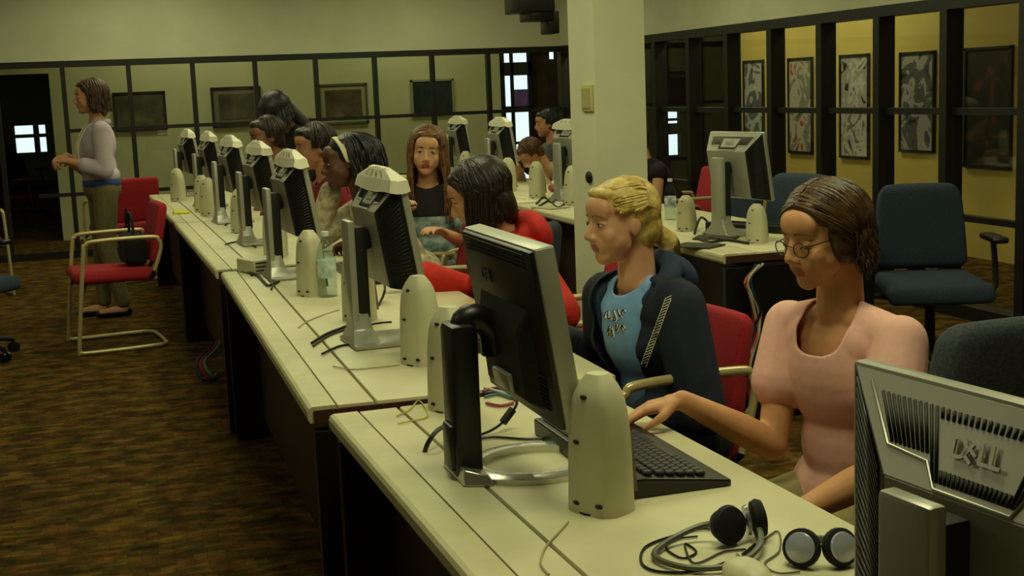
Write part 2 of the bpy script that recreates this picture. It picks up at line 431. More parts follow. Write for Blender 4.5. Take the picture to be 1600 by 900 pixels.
desk('cream laminate computer desk nearest the camera, under the black flat monitor', .515, .35, .475, 2.96, .65)
desk('cream laminate computer desk in the front row, second from the camera', .44, 3.05, .49, 5.70, .785)
desk('cream laminate computer desk in the front row, third from the camera', .475, 5.79, .455, 8.22, .785)
desk('cream laminate computer desk at the far end of the front row', .455, 8.25, .42, 10.92, .785)
desk('cream laminate computer desk behind the pillar with tied cables at its end', 2.51, 4.98, 2.545, 7.6, .75)
desk('cream laminate computer desk at the far end of the second row', 2.55, 7.63, 2.62, 11.6, .75)

# ------------------------------------------------------------------ silver monitor with flared back, grille and emblem
def emblem(size, parent_list, M):
    ms = []
    for ch, dx, rot in (('D', -1.12, 0), ('E', -.38, -35), ('L', .38, 0), ('L', 1.02, 0)):
        A = Matrix.Rotation(R(rot), 4, 'Z'); A.translation = Vector((dx*size*.82, 0, 0))
        ms.append(text_mesh(ch, size*1.25, size*.05, 'letters', M_silver, None, M @ A))
    return ms
TILT = R(9)
def silver_monitor(name='computer_monitor', grille=True, Zc=.325, X0=.125, ch=.36, TILT=R(9), near=False):
    """screen faces local +x, width along y, origin on the desk under the column"""
    t = thing(name, 'silver monitor', 'monitor')
    MB().box((.07, 0, .008), (.22, .22, .014), bev=.006).done('base_plate', M_silver, t)
    mb = MB(); mb.loft([[(-.04, -.09, .008), (.05, -.09, .008), (.05, .09, .008), (-.04, .09, .008)], [(-.03, -.05, .05), (.03, -.05, .05), (.03, .05, .05), (-.03, .05, .05)], [(-.028, -.038, .10), (.02, -.038, .10), (.02, .038, .10), (-.028, .038, .10)]]); mb.done('stand_foot', M_silver, t, bevel=.004)
    cx, cy, cw = (.026, -.012, .070) if near else (0, 0, .088)
    mb = MB(); mb.box((-.018+cx, cy, .01+ch/2), (.022, cw, ch), bev=.006); mb.done('column_shell', M_silver, t)
    mb = MB(); mb.box((.010+cx*.9, cy, .08+(ch-.09)/2), (.034, cw-.010, ch-.09), bev=.004); mb.done('column', M_blackmatt, t)
    mb = MB(); mb.cyl((.02, 0, ch-.05), (X0-.07, 0, ch-.045), .026, .026, 16); mb.ell((.03, 0, ch-.05), (.026, .032, .032)); mb.done('hinge', M_blackmatt, t)
    W_, H_ = .40, .325
    A = Matrix.Translation((X0, 0, Zc)) @ Matrix.Rotation(-TILT, 4, 'Y')
    def T(o): o.matrix_local = A; return o
    mb = MB(); mb.box((0, 0, 0), (.022, W_, H_), bev=.006); T(mb.done('bezel', M_silver, t))
    T(MB().box((.0115, 0, .008), (.002, W_-.04, H_-.055)).done('screen', M_screen, t, smooth=False))
    # flared back: big rim at the front, small plate behind
    r0 = [(-W_/2+.004, -H_/2+.004), (W_/2-.004, -H_/2+.004), (W_/2-.004, H_/2-.004), (-W_/2+.004, H_/2-.004)]
    r1 = [(-W_/2+.055, -H_/2+.03), (W_/2-.055, -H_/2+.03), (W_/2-.055, H_/2-.075), (-W_/2+.055, H_/2-.075)]
    xs0, xs1 = -.010, -.085
    if near:
        r1 = [(-W_/2+.10, -H_/2+.03), (W_/2-.10, -H_/2+.03), (W_/2-.075, H_/2-.075), (-W_/2+.075, H_/2-.075)]; xs1 = -.064
        r1 = [(-W_/2+.055, -H_/2+.03), (W_/2-.112, -H_/2+.03), (W_/2-.112, H_/2-.09), (-W_/2+.055, H_/2-.09)]
    q0 = [Vector((xs0, y, z)) for y, z in r0]; q1 = [Vector((xs1, y, z)) for y, z in r1]
    def quad(vs, nm, m_, par=t):
        mb = MB(); c = sum(vs, Vector())/4; nn = (vs[1]-vs[0]).cross(vs[2]-vs[0]).normalized(); cen = Vector((-.03, 0, 0))
        if nn.dot(c-cen) < 0: nn = -nn
        mb.loft([[v-nn*.006 for v in vs], [v for v in vs]])
        return T(mb.done(nm, m_, par, smooth=False))
    mb = MB()
    for vs in ([q0[2], q0[3], q1[3], q1[2]], [q0[0], q0[1], q1[1], q1[0]], [q1[0], q1[1], q1[2], q1[3]]):
        c = sum(vs, Vector())/4; nn = (vs[1]-vs[0]).cross(vs[2]-vs[0]).normalized()
        if nn.dot(c-Vector((-.03, 0, 0))) < 0: nn = -nn
        mb.loft([[v-nn*.005 for v in vs], [v for v in vs]])
    T(mb.done('back_shell', M_silver, t, smooth=False, bevel=.0015))
    for sgn in (0, 1):
        vs = [q0[0], q0[3], q1[3], q1[0]] if sgn == 0 else [q0[1], q0[2], q1[2], q1[1]]
        o = quad(vs, 'side_vent', M_blackmatt)
        # diagonal louvres
        mb = MB(); c = sum(vs, Vector())/4; nn = (vs[1]-vs[0]).cross(vs[2]-vs[0]).normalized()
        if nn.dot(c-Vector((-.03, 0, 0))) < 0: nn = -nn
        for k in range(26):
            f = (k+.5)/26
            a = vs[0].lerp(vs[1], min(1, f+.02)); b = vs[3].lerp(vs[2], max(0, f-.03))
            mb.tube([a.lerp(b, .12)+nn*.001, a.lerp(b, .88)+nn*.001], .0017, seg=4, smooth=0)
        g = mb.done('louvres', M_black, t, smooth=False); T(g)
    # grille along the upper back with the emblem, on the chamfer/back edge
    if grille:
        topf = lambda u, v: (q0[3].lerp(q0[2], u)).lerp(q1[3].lerp(q1[2], u), v)
        nn = (q0[2]-q0[3]).cross(q1[3]-q0[3]).normalized()
        if nn.dot(Vector((-1, 0, 1))) < 0: nn = -nn
        mb = MB()
        n_ = 38
        for k in range(n_):
            u = .10+.80*k/(n_-1)
            inner = abs(u-.5) < .21
            for v0, v1 in ([(.20, .66)] if not inner else ([(.20, .30), (.78, .90)] if abs(u-.5) < .17 else [(.20, .90)])):
                a = topf(u, v0); b = topf(u, v1)
                mb.tube([a+nn*.0002, b+nn*.0002], .0021, seg=4, smooth=0)
        T(mb.done('grille_slots', M_blackmatt, t, smooth=False))
        mb = MB(); pth = [topf(.06, .12), topf(.075, .70), topf(.27, .74), topf(.30, .97), topf(.70, .97), topf(.73, .74), topf(.925, .70), topf(.94, .12)]
        mb.tube([p+nn*.001 for p in pth], .0018, seg=6, smooth=0); T(mb.done('grille_rim', M_silver, t))
        c = topf(.5, .54)+nn*.0045
        yax = Vector((0, -1, 0)); up = (topf(.5, 0)-topf(.5, 1)).normalized()
        B = Matrix((yax, up, nn)).transposed().to_4x4(); B.translation = c
        o = join_meshes('emblem', emblem(.025, None, B), [M_silver], t); T(o)
    return t

def paper_hat(mon_loc, rz, label, seed, zt, dz=0):
    rnd = random.Random(seed)
    t = thing('paper_sign', label, 'paper sign', (mon_loc[0], mon_loc[1], mon_loc[2]), rz, None)
    # local: centre over the monitor top; folded sheet with a flat crest and flared skirts
    x0 = .098
    n = 5
    def ring(hx0, hx1, hy, z, wav, hy2=None):
        P = []
        cs = [(hx0, -hy), (hx1, -hy), (hx1, hy2 or hy), (hx0, hy2 or hy)]
        for i in range(4):
            a = cs[i]; b = cs[(i+1) % 4]
            for k in range(n):
                f = k/n; bow = math.sin(f*PI)
                P.append((a[0]+(b[0]-a[0])*f, a[1]+(b[1]-a[1])*f, z-bow*wav+rnd.uniform(-.002, .002)))
        return P
    mb = MB()
    secs = [ring(x0-.018, x0-.004, .095, zt+.038, 0), ring(x0-.021, x0+.000, .104, zt+.033, 0), ring(x0-.032, x0+.016, .204, zt+.006, 0), ring(x0-.040, x0+.022, .211, zt-.024, .008)]
    mb.loft(secs[::-1], caps=False)
    top = [mb.bm.verts.new(p) for p in secs[0]]; mb.bm.faces.new(top)
    mb.done('folded_sheet', M_paper, t, smooth=False, solid=.0015)
    mb = MB()
    for k in range(3):
        for s in range(4):
            y = -.06+.038*s; f = .25+.22*k
            a = Vector((x0-.021, y, zt+.033)); b = Vector((x0-.032, y*1.9, zt+.006))
            p = a.lerp(b, f)+Vector((-.0018, 0, .001)); mb.tube([p, p+Vector((0, rnd.uniform(.012, .026), 0))], .0010, seg=4, smooth=0)
    mb.done('printed_lines', M_ink, t, smooth=False)
    return t
base_mon = silver_monitor()
ZM = ZT
stations = [  # x, y, rz, label, hat
    (.665, .985, 0, 'silver monitor with black side vents at the lower right corner of the photo', None),
    (.715, 3.78, 2, 'silver monitor under a paper cover, beside the red hooded coat', 'white folded paper cover on the monitor beside the red coat'),
    (.685, 5.38, 3, 'silver monitor under a paper cover, in front of the dark red shirt', 'white folded paper cover on the monitor in front of the dark red shirt'),
    (.72, 6.72, 4, 'silver monitor fourth from the far end of the front row, small paper cover on top', 'white folded paper cover fourth from the far end of the front row'),
    (.715, 8.02, 5, 'silver monitor third from the far end of the front row', 'white folded paper cover third from the far end of the front row'),
    (.70, 9.35, 4, 'silver monitor second from the far end of the front row', 'white folded paper cover second from the far end of the front row'),
    (.645, 10.55, 4, 'silver monitor at the far end of the front row', 'white folded paper cover at the far end of the front row'),
    (2.88, 10.75, 0, 'silver monitor farthest away on the second row of desks', 'white folded paper cover farthest away on the second row'),
    (2.85, 9.45, 0, 'silver monitor in front of the bright glass door on the second row', 'white folded paper cover in front of the bright glass door'),
    (2.88, 8.0, 8, 'silver monitor immediately left of the square pillar', 'white folded paper cover immediately left of the square pillar'),
    (2.82, 5.60, 11, 'silver monitor with no paper on top, on the desk right of the pillar', None)]
for i, (x, y, rz, lb, hat) in enumerate(stations):
    zz = ZM + (-.045 if i == 0 else 0)
    if i == 0:
        o = silver_monitor(Zc=.268, ch=.345, TILT=R(0), near=True); o.location = (x, y, ZT); o.rotation_euler = (0, 0, R(7)); o['label'] = lb; o['group'] = 'silver desktop monitors'
    elif i == 1:
        base_mon.location = (x, y, ZT); base_mon.rotation_euler = (0, 0, R(rz)); base_mon['label'] = lb; base_mon['group'] = 'silver desktop monitors'; o = base_mon
    else: o = dup(base_mon, (x, y, ZT), R(rz), lb, 'silver desktop monitors')
    if hat:
        h = paper_hat((x, y, ZT), R(rz), hat, i, .482); h['group'] = 'paper covers over the monitors'

# ------------------------------------------------------------------ black flat monitor with ring base (its emblem on the back)
t = thing('computer_monitor', 'black flat monitor with silver rim and silver ring base in front of pink shirt', 'monitor', (.645, 2.36, ZT), R(0))
mb = MB()
n = 40; ro, ri = .15, .105
secs = []
for i in range(n):
    a = 2*PI*i/n; c, s = math.cos(a), math.sin(a); w2 = .010
    secs.append([(.13+ro*c, ro*.86*s, .0), (.13+ro*c, ro*.86*s, .010), (.13+(ro-.02)*c, (ro-.02)*.86*s, .017), (.13+ri*c, ri*.86*s, .014), (.13+ri*c, ri*.86*s, 0)])
mb.loft(secs+[secs[0]], caps=False); mb.done('ring_base', M_silver2, t)
mb = MB(); mb.loft([[(-.035, -.075, 0), (.02, -.10, 0), (.02, .10, 0), (-.035, .075, 0)], [(-.03, -.07, .03), (.015, -.085, .018), (.015, .085, .018), (-.03, .07, .03)]]); mb.done('base_heel', M_silver2, t, bevel=.003)
mb = MB(); mb.box((-.01, 0, .15), (.055, .085, .295), bev=.012); mb.box((-.034, 0, .06), (.02, .06, .09), bev=.006); mb.done('column', M_black, t)
mb = MB(); mb.tube([(-.005, 0, .26), (.003, 0, .298), (.03, 0, .302), (.055, 0, .275), (.06, 0, .23)], .027, seg=10); mb.done('neck', M_black, t)
A = Matrix.Translation((.095, -.06, .300)) @ Matrix.Rotation(R(-8.5), 4, 'Y')
def TT(o): o.matrix_local = A; return o
HH, WW = .325, .43
TT(MB().box((-.014, 0, 0), (.026, WW-.004, HH-.004), bev=.006).done('back_cover', M_black, t))
mb = MB()
for (c, s) in [((0, 0, HH/2-.004), (.036, WW+.006, .012)), ((0, 0, -HH/2+.004), (.036, WW+.006, .012)), ((0, WW/2, 0), (.036, .011, HH)), ((0, -WW/2, 0), (.036, .011, HH))]: mb.box(c, s, bev=.003)
TT(mb.done('rim', M_silver, t))
TT(MB().box((.010, 0, 0), (.004, WW-.02, HH-.02)).done('screen', M_screen, t, smooth=False))
mb = MB(); mb.loft([[(-.024, -.15, -.14), (-.024, .15, -.14), (-.024, .15, .055), (-.024, -.15, .055)], [(-.052, -.12, -.12), (-.052, .12, -.12), (-.046, .12, .01), (-.046, -.12, .01)]]); TT(mb.done('back_bulge', M_blackmatt, t, bevel=.006))
mb = MB()
for k in range(14): mb.box((-.029, 0, -.128+.0075*k+.19*(k > 8)), (.003, .36, .0028))
TT(mb.done('vent_slots', M_blackmatt, t, smooth=False))
B = Matrix((Vector((0, -1, 0)), Vector((0, 0, 1)), Vector((-1, 0, 0)))).transposed().to_4x4(); B.translation = Vector((-.0285, .075, .085))
MEMB = mat('dark_grey_letters', (84, 84, 78), .35)
o = join_meshes('emblem', [me for me in emblem(.024, None, B)], [MEMB], t); TT(o)
mb = MB(); mb.box((-.05, 0, -.10), (.02, .10, .035), bev=.004); TT(mb.done('connector_block', M_silver, t))

# ------------------------------------------------------------------ speakers
def speaker():
    t = thing('desktop_speaker', 'speaker', 'speaker')
    H_ = .242
    # tall tombstone: local front faces +x, back (three dimples) faces -x
    mb = MB(); secs = []
    for k in range(15):
        z = k/14; w = .0555 if z < .35 else .0555*math.sqrt(max(.1, 1-((z-.35)/.68)**2.6))
        d = .045*(1-.25*z) if z < .8 else .045*(.8)*(1-((z-.8)/.24)**2)
        w = max(w, .018); d = max(d, .016)
        sec = []
        for j in range(16):
            a = 2*PI*j/16; c, s = math.cos(a), math.sin(a)
            e = .62
            sec.append((d*math.copysign(abs(c)**e, c)-.004+.018*0, w*math.copysign(abs(s)**e, s), z*H_))
        secs.append(sec)
    mb.loft(secs); mb.done('shell', M_spk, t)
    mb = MB(); secs = []
    for k in range(9):
        z = .03+.16*k/8; w = .046*(1-.4*(k/8)**2.5)
        secs.append([(.041-.01*z/.19, -w, z), (.047-.012*z/.19, -w*.7, z), (.049-.012*z/.19, 0, z), (.047-.012*z/.19, w*.7, z), (.041-.01*z/.19, w, z), (.03, 0, z)])
    mb.loft(secs); mb.done('speaker_grille', mat('grey_speaker_cloth', (150, 148, 125), .9, bump=.2, bscale=500), t)
    for (y, z) in ((.004, .205), (.02, .125), (.02, .018), (-.03, .02)):
        dd = .045*(1-.25*z/H_)+.004
        MB().ell((-dd+.002, y, z), (.004, .0085, .0042), seg=8, rings=6).done('screw_hole', M_blackmatt, t)
    MB().cyl((.0, 0, -.0), (0, 0, .004), .05, .05, 20).done('foot_pad', M_blackmatt, t)
    return t
sp0 = speaker(); first = True
SPK = [(.80, 2.06, 'beige desktop speaker closest to the camera, left of the black keyboard', -62),
       (.755, 2.88, 'beige desktop speaker behind the column of the black flat monitor', -60),
       (.815, 3.42, 'beige desktop speaker behind and left of the one by the black monitor column', -60),
       (.80, 4.20, 'beige desktop speaker in front of the stand of the monitor beside the red coat', -55),
       (.745, 4.83, 'beige desktop speaker left of the clear water bottle on the front row', -62),
       (.79, 6.15, 'narrow looking beige speaker beside the stand of the monitor by the dark red shirt', -20),
       (.765, 7.35, 'beige desktop speaker fifth from the camera in the far half of the front row', -50),
       (.70, 8.60, 'beige desktop speaker right of the yellow notepad', -45),
       (.69, 8.95, 'beige desktop speaker behind the one right of the yellow notepad', -40),
       (.60, 10.05, 'beige desktop speaker at the far end of the front row', -45),
       (2.83, 5.27, 'beige speaker at the near corner of the second row, left of the glasses', -60),
       (2.78, 5.90, 'beige speaker beside the stand of the monitor without paper, amid dark cables', -60),
       (2.84, 7.66, 'beige speaker touching the left side of the pillar in the photo', -60),
       (2.83, 8.32, 'beige speaker below the monitor immediately left of the pillar', -60),
       (2.84, 8.98, 'beige speaker beside the stand of the monitor at the bright glass door', -50),
       (2.90, 10.3, 'beige speaker right of the farthest monitor in the second row', -40)]
for x, y, lb, rz in SPK:
    if first: sp0.location = (x, y, ZT); sp0.rotation_euler = (0, 0, R(rz+90)); sp0['label'] = lb; sp0['group'] = 'beige desktop speakers'; first = False
    else:
        o = dup(sp0, (x, y, ZT), R(rz+90), lb)
        if abs(y-5.27) < .01 or abs(y-5.90) < .01: o.scale = (.85, .85, .72)

# ------------------------------------------------------------------ keyboards
def keyboard(full=True):
    t = thing('keyboard', 'black keyboard', 'keyboard')
    # local: length along y (.50), depth along x: user edge at +x low, back at -x high
    D, Lk = .20, .50
    mb = MB()
    mb.loft([[(-D/2, y, 0), (D/2, y, 0), (D/2, y, .013), (D/2-.045, y, .02), (-D/2+.04, y, .036), (-D/2, y, .036)] for y in (-Lk/2, Lk/2)])
    mb.done('keyboard_body', M_black, t, smooth=False, bevel=.004)
    blocks = {'main_keys': MB(), 'navigation_keys': MB(), 'number_keys': MB()}; sl = (.036-.02)/(D-.085)
    rows = [(-D/2+.052, 1), (-D/2+.075, 1), (-D/2+.094, 1), (-D/2+.113, 1), (-D/2+.132, 1), (-D/2+.151, 0)]
    for i, (x, fr) in enumerate(rows):
        z = .036-(x+D/2-.04)*sl+.004
        y = -Lk/2+.018
        while y < Lk/2-.02:
            w = .0165
            if i == 5 and -.12 < y < -.02: w = .11
            if not (abs(y-.09) < .008 or abs(y-.165) < .008) :
                blocks['main_keys' if y < .085 else 'navigation_keys' if y < .162 else 'number_keys'].box((x, y+w/2, z), (.0155, w, .008), bev=.002, seg=1)
            y += w+.0025
    for nm_, b_ in blocks.items(): b_.done(nm_, mat('black_keys', (26, 26, 26), .35), t, smooth=False)
    mb = MB(); mb.box((-D/2+.022, 0, .037), (.02, Lk-.05, .003), bev=.001); mb.done('control_strip', M_blackmatt, t, smooth=False)
    return t
kb = keyboard(); kb.location = (.955, 2.33, ZT); kb.rotation_euler = (0, 0, R(0)); kb['label'] = 'black keyboard under the hand of the woman in pink'; kb['group'] = 'black keyboards'
kb.scale = (1.05, 1.0, 1)
for x, y, lb, rz in [(1.03, 3.72, 'black keyboard in front of the red coat, half hidden by the black flat monitor', 0), (1.05, 5.2, 'black keyboard on the front row before the cream sweater', 0),
                 (3.08, 5.72, 'black keyboard in front of the monitor without paper on the second row', 24)]:
    dup(kb, (x, y, ZT), R(rz), lb)

# ------------------------------------------------------------------ red sled chair
def sled_chair():
    """faces local +y, origin on the floor"""
    t = thing('armchair', 'red sled base chair', 'chair')
    hw = .275
    def side(s):
        x = s*hw
        return [(x, -.20, .47), (x, -.245, .60), (x, -.235, .655), (x, -.19, .675), (x, .13, .675), (x, .185, .655), (x, .205, .60), (x*1.0, .27, .06), (x, .262, .022), (x, .215, .014)]
    pts = side(-1)+[(-hw, -.14, .014), (-hw+.03, -.225, .014), (-hw+.11, -.25, .014), (hw-.11, -.25, .014), (hw-.03, -.225, .014), (hw, -.14, .014)]+side(1)[::-1]
    MB().tube(pts, .0125, seg=10, smooth=5).done('tube_frame', M_tube, t)
    mb = MB(); mb.tube([(-hw, -.20, .47), (-.2, -.18, .425), (0, -.17, .42), (.2, -.18, .425), (hw, -.20, .47)], .011); mb.done('cross_tube', M_blackmatt, t); mb = MB(); mb.tube([(-hw, .235, .36), (-.2, .2, .40), (.2, .2, .40), (hw, .235, .36)], .010)
    mb.done('cross_tube', M_blackmatt, t)
    mb = MB(); mb.box((0, .02, .455), (.47, .48, .075), bev=.034, seg=4)
    for v in mb.bm.verts:
        v.co.z += .02*math.sin((v.co.y+.2)*5)*.6 - .018*(abs(v.co.x)/.235)**2; v.co.x *= 1-.10*max(0, -v.co.y/.24)
    mb.done('seat', M_red, t)
    mb = MB(); mb.box((0, .01, .415), (.40, .40, .012), bev=.004); mb.done('seat_pan', M_blackmatt, t)
    mb = MB(); mb.box((0, 0, 0), (.44, .06, .40), bev=.028, seg=4)
    for v in mb.bm.verts:
        v.co.y -= .045*(1-(v.co.x/.22)**2); v.co.x *= 1-.16*max(0, (v.co.z/.2))**2-.06*max(0, -v.co.z/.2)
        v.co.z -= .05*(v.co.x/.22)**2*(v.co.z > .1)
    o = mb.done('backrest', M_red, t, sub=1); o.location = (0, -.255, .70); o.rotation_euler = (R(12), 0, 0)
    for s in (-1, 1): MB().tube([(s*.10, -.16, .42), (s*.10, -.25, .48), (s*.10, -.275, .62)], .012).done('back_support', M_blackmatt, t)
    return t
GC = 'red fabric sled base armchairs'
ch = sled_chair(); ch.location = (.08, 8.38, 0); ch.rotation_euler = (0, 0, R(97)); ch['label'] = 'red armchair with beige sled frame and black bag, alone in the aisle'; ch['group'] = GC
dup(ch, (.24, 11.5, 0), R(20), 'red armchair behind the standing woman, only its back showing')
dup(ch, (1.345, 3.22, 0), R(96), 'red armchair the blonde woman sits on').scale = (.95, .88, 1.08)
for o_ in bpy.data.objects:
    if o_.name.startswith('backrest') and o_.parent and o_.parent.get('label') == 'red armchair the blonde woman sits on': o_.location.z -= .075
dup(ch, (1.54, 4.35, 0), R(90), 'red armchair under the woman in the red coat')
dup(ch, (1.42, 5.98, 0), R(85), 'red armchair under the woman with the cream headband')
dup(ch, (1.55, 6.55, 0), R(135), 'red armchair under the long haired woman facing the camera')
dup(ch, (1.36, 7.08, 0), R(88), 'red armchair under the man in the dark red shirt')
dup(ch, (1.42, 8.4, 0), R(88), 'red armchair under the dark haired person at the far end')
dup(ch, (-1.02, 11.2, .0), R(200), 'red armchair at the left edge in front of the dark doorway')

# ------------------------------------------------------------------ swivel office chair
def office_chair(mf, name='office_chair'):
    """faces local +y"""
    t = thing(name, 'office chair', 'chair')
    mb = MB(); mb.box((0, .02, .46), (.50, .48, .09), bev=.042, seg=4)
    for v in mb.bm.verts:
        v.co.x *= 1-.12*max(0, -(v.co.y)/.24); v.co.z -= .03*max(0, (v.co.y-.1)/.15)**2
    mb.done('seat', mf, t, sub=1)
    mb = MB(); mb.box((0, 0, 0), (.49, .085, .46), bev=.04, seg=4)
    for v in mb.bm.verts:
        v.co.y -= .06*(1-(v.co.x/.235)**2)-.02*math.cos(v.co.z*6)
        v.co.x *= 1-.26*max(0, v.co.z/.23)**3-.10*max(0, -v.co.z/.23)**2; v.co.z -= .09*(v.co.x/.24)**2*(v.co.z > .05)
    o = mb.done('backrest', mf, t, sub=1); o.location = (0, -.235, .735); o.rotation_euler = (R(8), 0, 0)
    mb = MB(); mb.box((0, -.29, .56), (.09, .03, .32), bev=.01); mb.box((0, -.16, .415), (.09, .28, .025), bev=.008); mb.box((0, 0, .40), (.22, .22, .04), bev=.01); mb.done('seat_bracket', M_blackmatt, t)
    for s in (-1, 1):
        mb = MB(); mb.tube([(s*.18, 0, .40), (s*.30, -.02, .42), (s*.315, -.03, .50), (s*.305, -.04, .655)], .014); mb.done('arm_post', M_blackmatt, t)
        MB().box((s*.30, -.01, .672), (.075, .25, .03), bev=.013, seg=3).done('armrest', M_black, t)
    MB().cyl((0, 0, .10), (0, 0, .39), .028, .022, 16).done('gas_column', M_blackmatt, t)
    for k in range(5):
        a = 2*PI*k/5+.3; c, s = math.cos(a), math.sin(a)
        mb = MB(); mb.tube([(0, 0, .115), (c*.15, s*.15, .105), (c*.30, s*.30, .078)], .022, taper=.014); o = mb.done('base_arm', M_blackmatt, t)
        mb = MB()
        for q in (-1, 1): mb.cyl((c*.30-s*.012*q, s*.30+c*.012*q, .03), (c*.30-s*.026*q, s*.30+c*.026*q, .03), .029, .029, 14)
        mb.cyl((c*.30, s*.30, .05), (c*.30, s*.30, .08), .010); mb.done('caster', M_black, t)
    return t
oc = office_chair(M_blue); oc.location = (3.80, 5.35, 0); oc.rotation_euler = (0, 0, R(158)); oc['label'] = 'blue swivel office chair standing empty by the poster windows'; oc['group'] = 'swivel office chairs'
dup(oc, (3.26, 5.98, .05), R(105), 'dark blue office chair behind the head of the woman in pink')
g1 = dup(oc, (2.10, 2.88, -.05), R(0), 'charcoal office chair back rising behind the lower right silver monitor')
dup(oc, (1.50, 5.12, 0), R(60), 'grey office chair back between the red coat and the pillar')
dup(oc, (3.42, 7.0, .0), R(100), 'dark office chair behind the water bottle on the second row')
dup(oc, (-.80, 8.3, 0), R(230), 'blue grey office chair cut by the left edge of the photo')
for o in list(bpy.data.objects):
    if o.parent == g1 and o.name.split('.')[0] in ('seat', 'backrest'):
        o.data = o.data.copy(); o.data.materials[0] = M_greyf

# ------------------------------------------------------------------ things on the desks
def P(px, py, z=ZT): return at(px, py, z=z)
def cable(name, label, pxs, z=ZT, r=.0028, m=M_cableb, cat='cable', lift=None, group=None):
    pts = []
    for i, q in enumerate(pxs):
        dz = q[2] if len(q) > 2 else 0
        pts.append(P(q[0], q[1], z+r+.001+dz))
    return tagit(MB().tube(pts, r, seg=6, smooth=6).done(name, m), label, cat, group)
def trunk(label, px0, px1, r):
    pass
cable('power_cable', 'thick black cable curving over the desk into the channel, left of the tall beige speaker', [(487, 536), (510, 522), (545, 508), (575, 492), (592, 475), (601, 455, .03), (600, 440, .08)], r=.0045)
cable('signal_cable', 'thin black cable running beside the thick curving one', [(489, 541), (515, 524), (550, 513), (590, 505), (612, 503)])
cable('power_cable', 'lower black cable reaching from the channel to behind the tall beige speaker', [(503, 553), (530, 541), (565, 535), (590, 524), (612, 520)], r=.0035)
cable('signal_cable', 'short black cable lying level left of the tall beige speaker', [(556, 537), (585, 538), (612, 540)], r=.003)
cable('speaker_cable', 'pale thin wire from the channel toward the second speaker', [(466, 512), (480, 502), (510, 490), (530, 484)], r=.0018, m=M_cablew)
cable('speaker_cable', 'pale thin wire across the desk below the tall beige speaker', [(520, 572), (550, 577), (590, 574), (625, 570)], r=.0018, m=M_cablew)
cable('speaker_cable', 'pale thin wire in front of the closest speaker', [(888, 815), (870, 835), (852, 855), (845, 880), (858, 898)], r=.0017, m=M_cablew)
cable('power_cable', 'black cable with thick core dropping from the black flat monitor', [(795, 610, .10), (808, 628, .06), (795, 650, .03), (775, 668, .01), (748, 680), (700, 690)], r=.003)
tagit(MB().cyl(P(801, 640, ZT+.045), P(786, 660, ZT+.022), .009, .009, 12).done('ferrite_core', M_blackmatt), 'black cable core hanging below the black flat monitor', 'cable core')
cable('power_cable', 'black cable looping left of the black monitor column', [(663, 708, -.01), (670, 690, .015), (684, 672, .03), (705, 662, .03)], r=.005)
cable('signal_cable', 'thin black cable lying across the silver ring base', [(735, 688), (770, 683), (820, 686), (862, 684)], r=.003)
cable('speaker_cable', 'yellow thin wire behind the speaker by the black monitor column', [(620, 650), (640, 640), (655, 626), (668, 650), (640, 658), (622, 662)], r=.0018, m=mat('yellow_wire', (190, 186, 60), .5))
for k, (rgb, q) in enumerate([((130, 60, 120), [(755, 612), (775, 606), (795, 612), (806, 625)]), ((60, 110, 110), [(757, 620), (778, 616), (800, 622)]), ((150, 40, 50), [(760, 630), (782, 634), (802, 630)]), ((200, 200, 200), [(757, 606), (780, 612), (803, 618)])]):
    cable('patch_lead', '%s patch lead behind the column of the black monitor' % ['purple', 'teal', 'red', 'white'][k], q, r=.004, m=mat('lead_%d' % k, rgb, .5))
cable('power_cable', 'black tangle of cable on the far third of the front row', [(352, 352), (362, 344), (375, 342), (366, 355), (380, 350), (392, 347)], r=.005)
cable('power_cable', 'dark green black cable lying left of the beige switch box', [(352, 382), (368, 378), (385, 380), (400, 386)], r=.004)
cable('power_cable', 'black cable ends below the beige switch box', [(385, 424), (402, 430), (412, 440), (420, 446), (436, 440)], r=.005)
cable('power_cable', 'second black cable curling below the beige switch box', [(392, 430), (404, 424), (420, 424), (428, 434), (424, 452)], r=.004)
# switch box
p = P(405, 424); t = thing('switch_box', 'small beige slotted switch box between two speakers on the front row', 'switch box', (p.x, p.y, ZT), R(20))
MB().box((0, 0, .03), (.13, .16, .056), bev=.006).done('box_body', M_spk, t)
mb = MB()
for k in range(3): mb.box((0, -.081, .014+.016*k), (.11, .004, .005))
mb.done('slots', M_blackmatt, t, smooth=False)
# water bottles
def bottle(p, h, label, cap=(225, 225, 220), lab=(150, 190, 180), rz=0):
    t = thing('water_bottle', label, 'bottle', (p.x, p.y, p.z)); r = h*.145
    prof = [(r*.9, 0), (r, .01), (r, h*.18), (r*.93, h*.2), (r, h*.22), (r, h*.62), (r*.95, h*.68), (r*.55, h*.86), (r*.38, h*.9), (r*.38, h*.95)]
    MB().lathe(prof).done('bottle_body', M_clear, t)
    MB().lathe([(r*1.02, h*.30), (r*1.03, h*.31), (r*1.03, h*.56), (r*1.02, h*.57)]).done('bottle_label', mat('label_%d' % lab[0], lab, .6, rgb2=(220, 230, 225), vscale=30), t)
    MB().cyl((0, 0, h*.93), (0, 0, h), r*.42, r*.42, 14).done('bottle_cap', mat('cap_%d' % cap[0], cap, .5), t)
    return t
bottle(P(513, 463), .24, 'clear water bottle with pale label behind the speaker on the front row')
bottle(P(1048, 343), .22, 'clear water bottle with blue label on the second row, right of the pillar', (215, 215, 215), (40, 70, 140))
